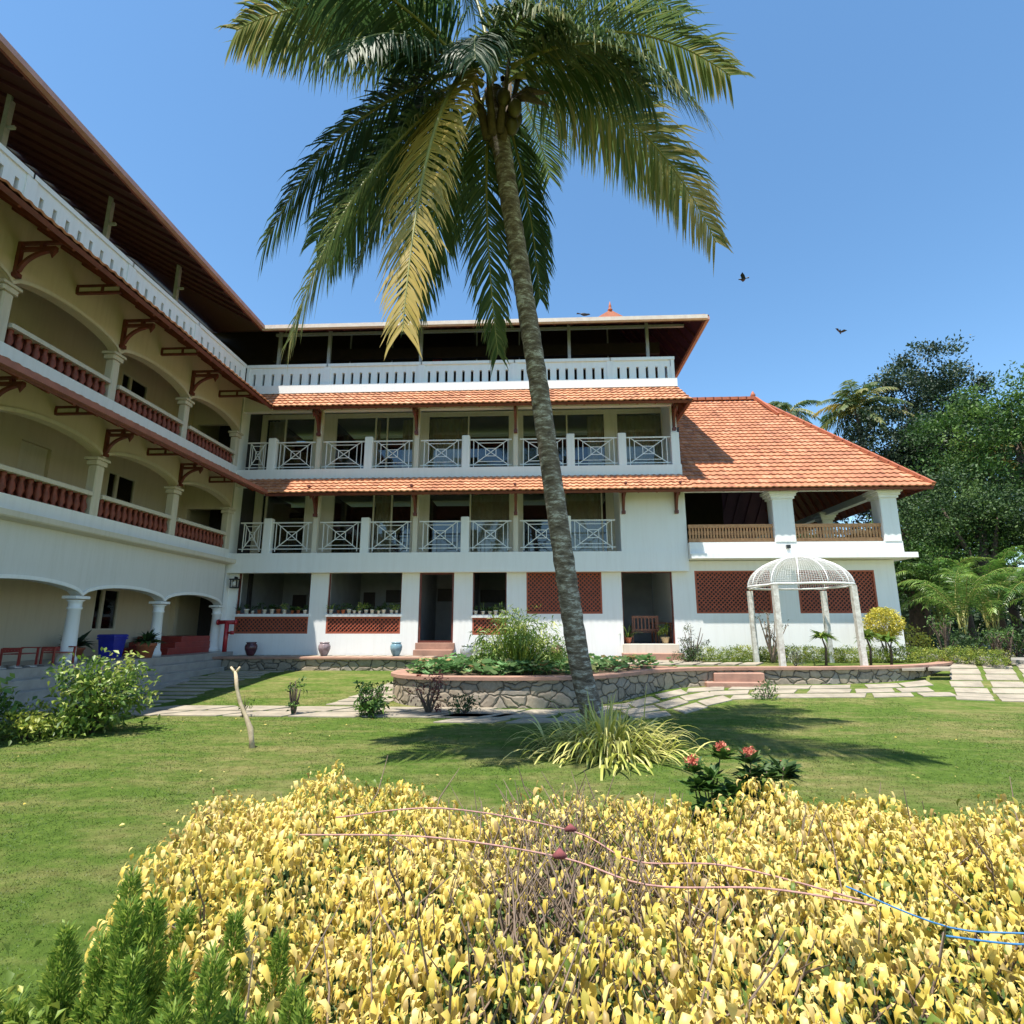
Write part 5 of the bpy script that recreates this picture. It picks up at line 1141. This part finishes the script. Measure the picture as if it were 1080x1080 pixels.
# ================================================================== BACKGROUND TREES
def tree(name, x, y, z, h, blobs, n, leaf, lm, label, cl=70, cr_=.55, r0=.4, inner=.6, cat='tree', up=.1):
    t = thing(name, (x, y, z), label, cat, 'trees on the slope behind the pavilion')
    B = [(x+a, y+b, z+c, p, q, s) for a, b, c, p, q, s in blobs]
    foliage('crown', B, int(n*1.9), leaf*.72, L[lm], t, int(cl*1.9), cr_*.8, .84, False, up, z+.2, aspect=.5)
    mb = MB(); top = (x, y, z+h*.75); mb.tube([(x,y,z-.3),(x+J(.3),y,z+h*.35),top],[r0,r0*.7,r0*.35],10)
    for b in B: mb.tube(curve_pts((x, y, z+h*random.uniform(.25,.5)), ((x+b[0])/2,(y+b[1])/2,(z+h*.4+b[2])/2-.3), (b[0],b[1],b[2]), 6), [r0*.45,r0*.4,r0*.32,r0*.25,r0*.16,r0*.06], 6)
    mb.build('trunk', M['bark'], t); return t
random.seed(21)
def rb(n, W, h0, h1, r0, r1):
    return [(random.uniform(-W,W), random.uniform(-W,W)*.7, random.uniform(h0,h1), *(lambda q: (q, q*.9, q*.72))(random.uniform(r0,r1))) for _ in range(n)]
tree('dark_tree', 25.6, 35, 1, 18.6, [(0,0,17.2,2.2,2,1.7),(-1.8,0,15.5,1.9,1.8,1.5),(1.6,.5,15.8,1.9,1.8,1.5),(-.5,0,13.5,2.2,2,1.6),(1.2,0,12.3,2.4,2,1.7),(-1.6,0,11.4,1.8,1.8,1.4),(.4,0,9.8,2.8,2,1.8)], 15000, .30, 'dark', 'tall dark broadleaf tree, the highest crown on the skyline', 60, .5)
tree('dark_tree', 21.8, 33, 1, 12.5, rb(9, 3.2, 6.5, 11.2, 1.3, 2.2), 13000, .27, 'dark', 'dark broad tree directly behind the pavilion roof below the palms')
tree('leafy_tree', 24.0, 27.5, 1, 13, [(0,0,11.5,2.4,2,1.6),(-2.6,0,10.3,1.9,1.8,1.4),(2.6,0,11.6,2.4,2,1.6),(-.8,0,8.6,2.4,2,1.6),(2.4,0,8.6,2.6,2,1.7),(-3.2,0,7.4,1.7,1.6,1.3),(1,0,6.2,2.6,2,1.6)], 17000, .26, 'fresh', 'bright green leafy tree filling the upper right edge')
tree('leafy_tree', 29.5, 27.5, 1, 14.5, rb(9, 3.4, 5, 13, 1.6, 2.5), 12000, .28, 'green', 'green tree beyond the right edge of the picture')
tree('leafy_tree', 20.0, 25.5, .6, 8.2, rb(9, 2.4, 3.0, 6.8, 1.1, 1.8), 14000, .20, 'green', 'mid green tree right of the pavilion eave')
tree('leafy_tree', 17.2, 26.5, .6, 7.4, rb(8, 1.9, 2.5, 6.2, .9, 1.5), 11000, .19, 'fresh', 'bushy green tree touching the pavilion corner')
tree('leafy_tree', 23.8, 23.5, .6, 8.0, rb(9, 2.4, 2.6, 6.8, 1.1, 1.8), 12000, .20, 'green', 'dense green tree at the right edge above the areca palms')
tree('leafy_tree', 15.5, 36, .6, 8.0, rb(7, 2.6, 2.6, 6.8, 1.3, 2.0), 8000, .26, 'green', 'green tree glimpsed through the open gallery')
tree('leafy_tree', 31, 40, 2, 16, rb(9, 5, 6, 15, 2, 3), 9000, .4, 'green', 'large green tree behind all others at far right')
tree('leafy_tree', 19, 44, 1, 9.5, rb(9, 5, 4, 9.5, 2, 3), 9000, .38, 'dark', 'distant dark tree low behind the pavilion ridge')
# distant vegetation reading as one mass
t_ = foliage('distant_wood', [(a, 58+J(6), 4+J(2), 6, 4, 5+J(1.5)) for a in range(-60, 75, 5)] + [(a, 46+J(3), 3.5+J(1), 3.5, 2.5, 3.5) for a in range(10, 44, 3)], 52000, .8, L['dark'], None, 60, 1.1, .6, False, .1, .5); tag(t_, 'distant dark wood behind the hotel grounds', 'wood', kind='stuff')
def bgpalm(x, y, z, label, s=1., n=15, yel=.2, cat='palm tree', name='coconut_palm', base=0.):
    t = thing(name, (x, y, base), label, cat); mb = MB(); mb.tube([(x+.6,y,base-.2),(x+.2,y,z*.5),(x,y,z)],[.22,.17,.13],8); mb.build('trunk', M['bark'], t)
    for k in range(n):
        a = 6.283*k/n + J(.25); e = random.uniform(-.55,1.25); l = 3.1*s*random.uniform(.85,1.1); d = V(math.cos(a), math.sin(a), 0)
        p1 = V(x,y,z) + d*l*.5*math.cos(e*.8) + V(0,0,l*.55*math.sin(e)+.4*s); p2 = V(x,y,z) + d*l*math.cos(e*.55) + V(0,0,l*(.75*math.sin(e)-.35))
        frond((x,y,z), p1, p2, .85*s, 30, 'palmyellow' if random.random() < yel else 'palm', 1.0, t, .11*s, (.2,.8), J(.3), .05*s)
bgpalm(19.1, 32, 14.4, 'coconut palm standing above the pavilion hip with some yellowed fronds', .85, 24, .03)
bgpalm(21.9, 46, 19.9, 'smaller distant coconut palm peeping over the pavilion ridge end', .9, 13, 0)
bgpalm(23.8, 29.8, 10.6, 'coconut palm with yellowing fronds half buried in the right hand trees', .85, 10, .6)
# areca palms and undergrowth near the drive
def areca(x, y, z, h, n, label):
    t = thing('areca_palm', (x, y, z), label, 'palm', 'areca palms by the drive'); mb = MB()
    for k in range(5): mb.tube([(x+J(.15),y+J(.15),z),(x+J(.35),y+J(.3),z+h*.45)],[.05,.035],6)
    mb.build('stems', M['rachis'], t)
    for k in range(n):
        a = 6.283*k/n+J(.4); e = random.uniform(.25,1.5); l = h*random.uniform(.6,.95); d = V(math.cos(a),math.sin(a),0); b = V(x+J(.2),y+J(.2),z+h*random.uniform(.2,.45))
        frond(b, b + d*l*.32*math.cos(e) + V(0,0,l*.75), b + d*l*.9*math.cos(e*.8) + V(0,0,l*(1.15*math.sin(e)-.35)), .5, 36, 'arecal', 1.0, t, .034, (.2,.9), J(.5), .02)
L['arecal'] = leaf_mat('areca_leaflets', [(0, (.035,.10,.02)), (.5, (.10,.22,.035)), (1, (.24,.36,.07))], .35, .4)
for k, (x, y, h) in enumerate([(16.3,22.5,3.6),(18.0,23.2,4.0),(19.6,22.4,3.8),(21.2,23.0,4.2),(17.2,25.0,4.3),(20.4,20.8,3.4),(22.8,21.5,3.8)]): areca(x, y, .6, h, 18, ('areca palm in the front feathery row right of the pavilion' if k not in (4,) else 'areca palm clump standing just behind the front row near the pavilion'))
for k in range(9):
    x = 15.0 + k*1.15; shrub('undergrowth_shrub', x, 21.7 + .35*math.sin(k*2.)+ (.9 if k > 5 else 0), .6, .75, .5, 900, .14, 'green', 'dark low shrub in the undergrowth under the areca palms', group='undergrowth shrubs', fine=False, cr_=.15)
# ================================================================== GRASS BLADES
def grass():
    n = 260000; y = 2.6 + 11.9*rng.uniform(0,1,n)**1.35; x = rng.uniform(-1, 1, n)*(1.2 + y*.98) - .25
    k = ~((y > 11.0) & (y < 12.5) & (x > -9) & (x < -1.3)); k &= x > -9.6
    # keep off the slabs along the wall
    px = np.array([p[0] for p in PATH]); py = np.array([p[1] for p in PATH]); sel = (px > -3.4) & (py < 18); o_ = np.argsort(px[sel]); wy = np.interp(x, px[sel][o_], py[sel][o_]); inside = (x > -3.3) & (y > wy - .1)
    k &= ~inside; keep_slab = (x > -2.2) & (y > wy - 1.85); k &= ~keep_slab | (rng.uniform(0,1,n) < .3); k &= ~((x > 9.6) & (y > 13.8))
    x, y = x[k], y[k]; n = len(x); z = np.array([g(float(a), float(b)) for a, b in zip(x, y)]) if n < 50 else np.where(x < 8, .3*np.clip((y-11.8)/6.2,0,1)**2*(3-2*np.clip((y-11.8)/6.2,0,1)), 0)
    P = np.stack([x, y, z-.004], 1); a = rng.uniform(0, 6.283, n); D = np.stack([np.cos(a)*.7, np.sin(a)*.7, rng.uniform(.35,1.1,n)],1); D = nrm(D); h = rng.uniform(.010,.026,n)*(1+.25*np.sin(x*3)*np.sin(y*2.3)); wv = nrm(np.cross(D, rdir(n)))*(.0022+.0006*y)[:,None]
    vs = np.stack([P-wv, P+wv, P+D*h[:,None]],1).reshape(-1,3); f = np.arange(n)[:,None]*3+[0,1,2]
    tag(np_obj('grass', vs, f, M['blade'], None), 'short mown grass blades covering the lawn', 'grass', kind='stuff')
grass()

def litter():
    n = 170; x = rng.uniform(-8, 8, n); y = rng.uniform(3.2, 10.8, n); P = np.stack([x, y, np.full(n, .024)], 1); a = rng.uniform(0, 6.283, n)
    vs, f = leaf_quads(P, np.stack([np.cos(a), np.sin(a), np.zeros(n)], 1), np.tile([0, 0, 1.], (n, 1)) + rng.normal(size=(n, 3))*.3, rng.uniform(.03, .06, n), rng.uniform(.015, .03, n), .2, .1)
    tag(np_obj('fallen_leaves', vs, f, L['yellow'], None, np.repeat(rng.uniform(.3, 1, n), 5)), 'scattered small dry fallen leaves on the lawn', 'fallen leaves', kind='stuff')
litter()
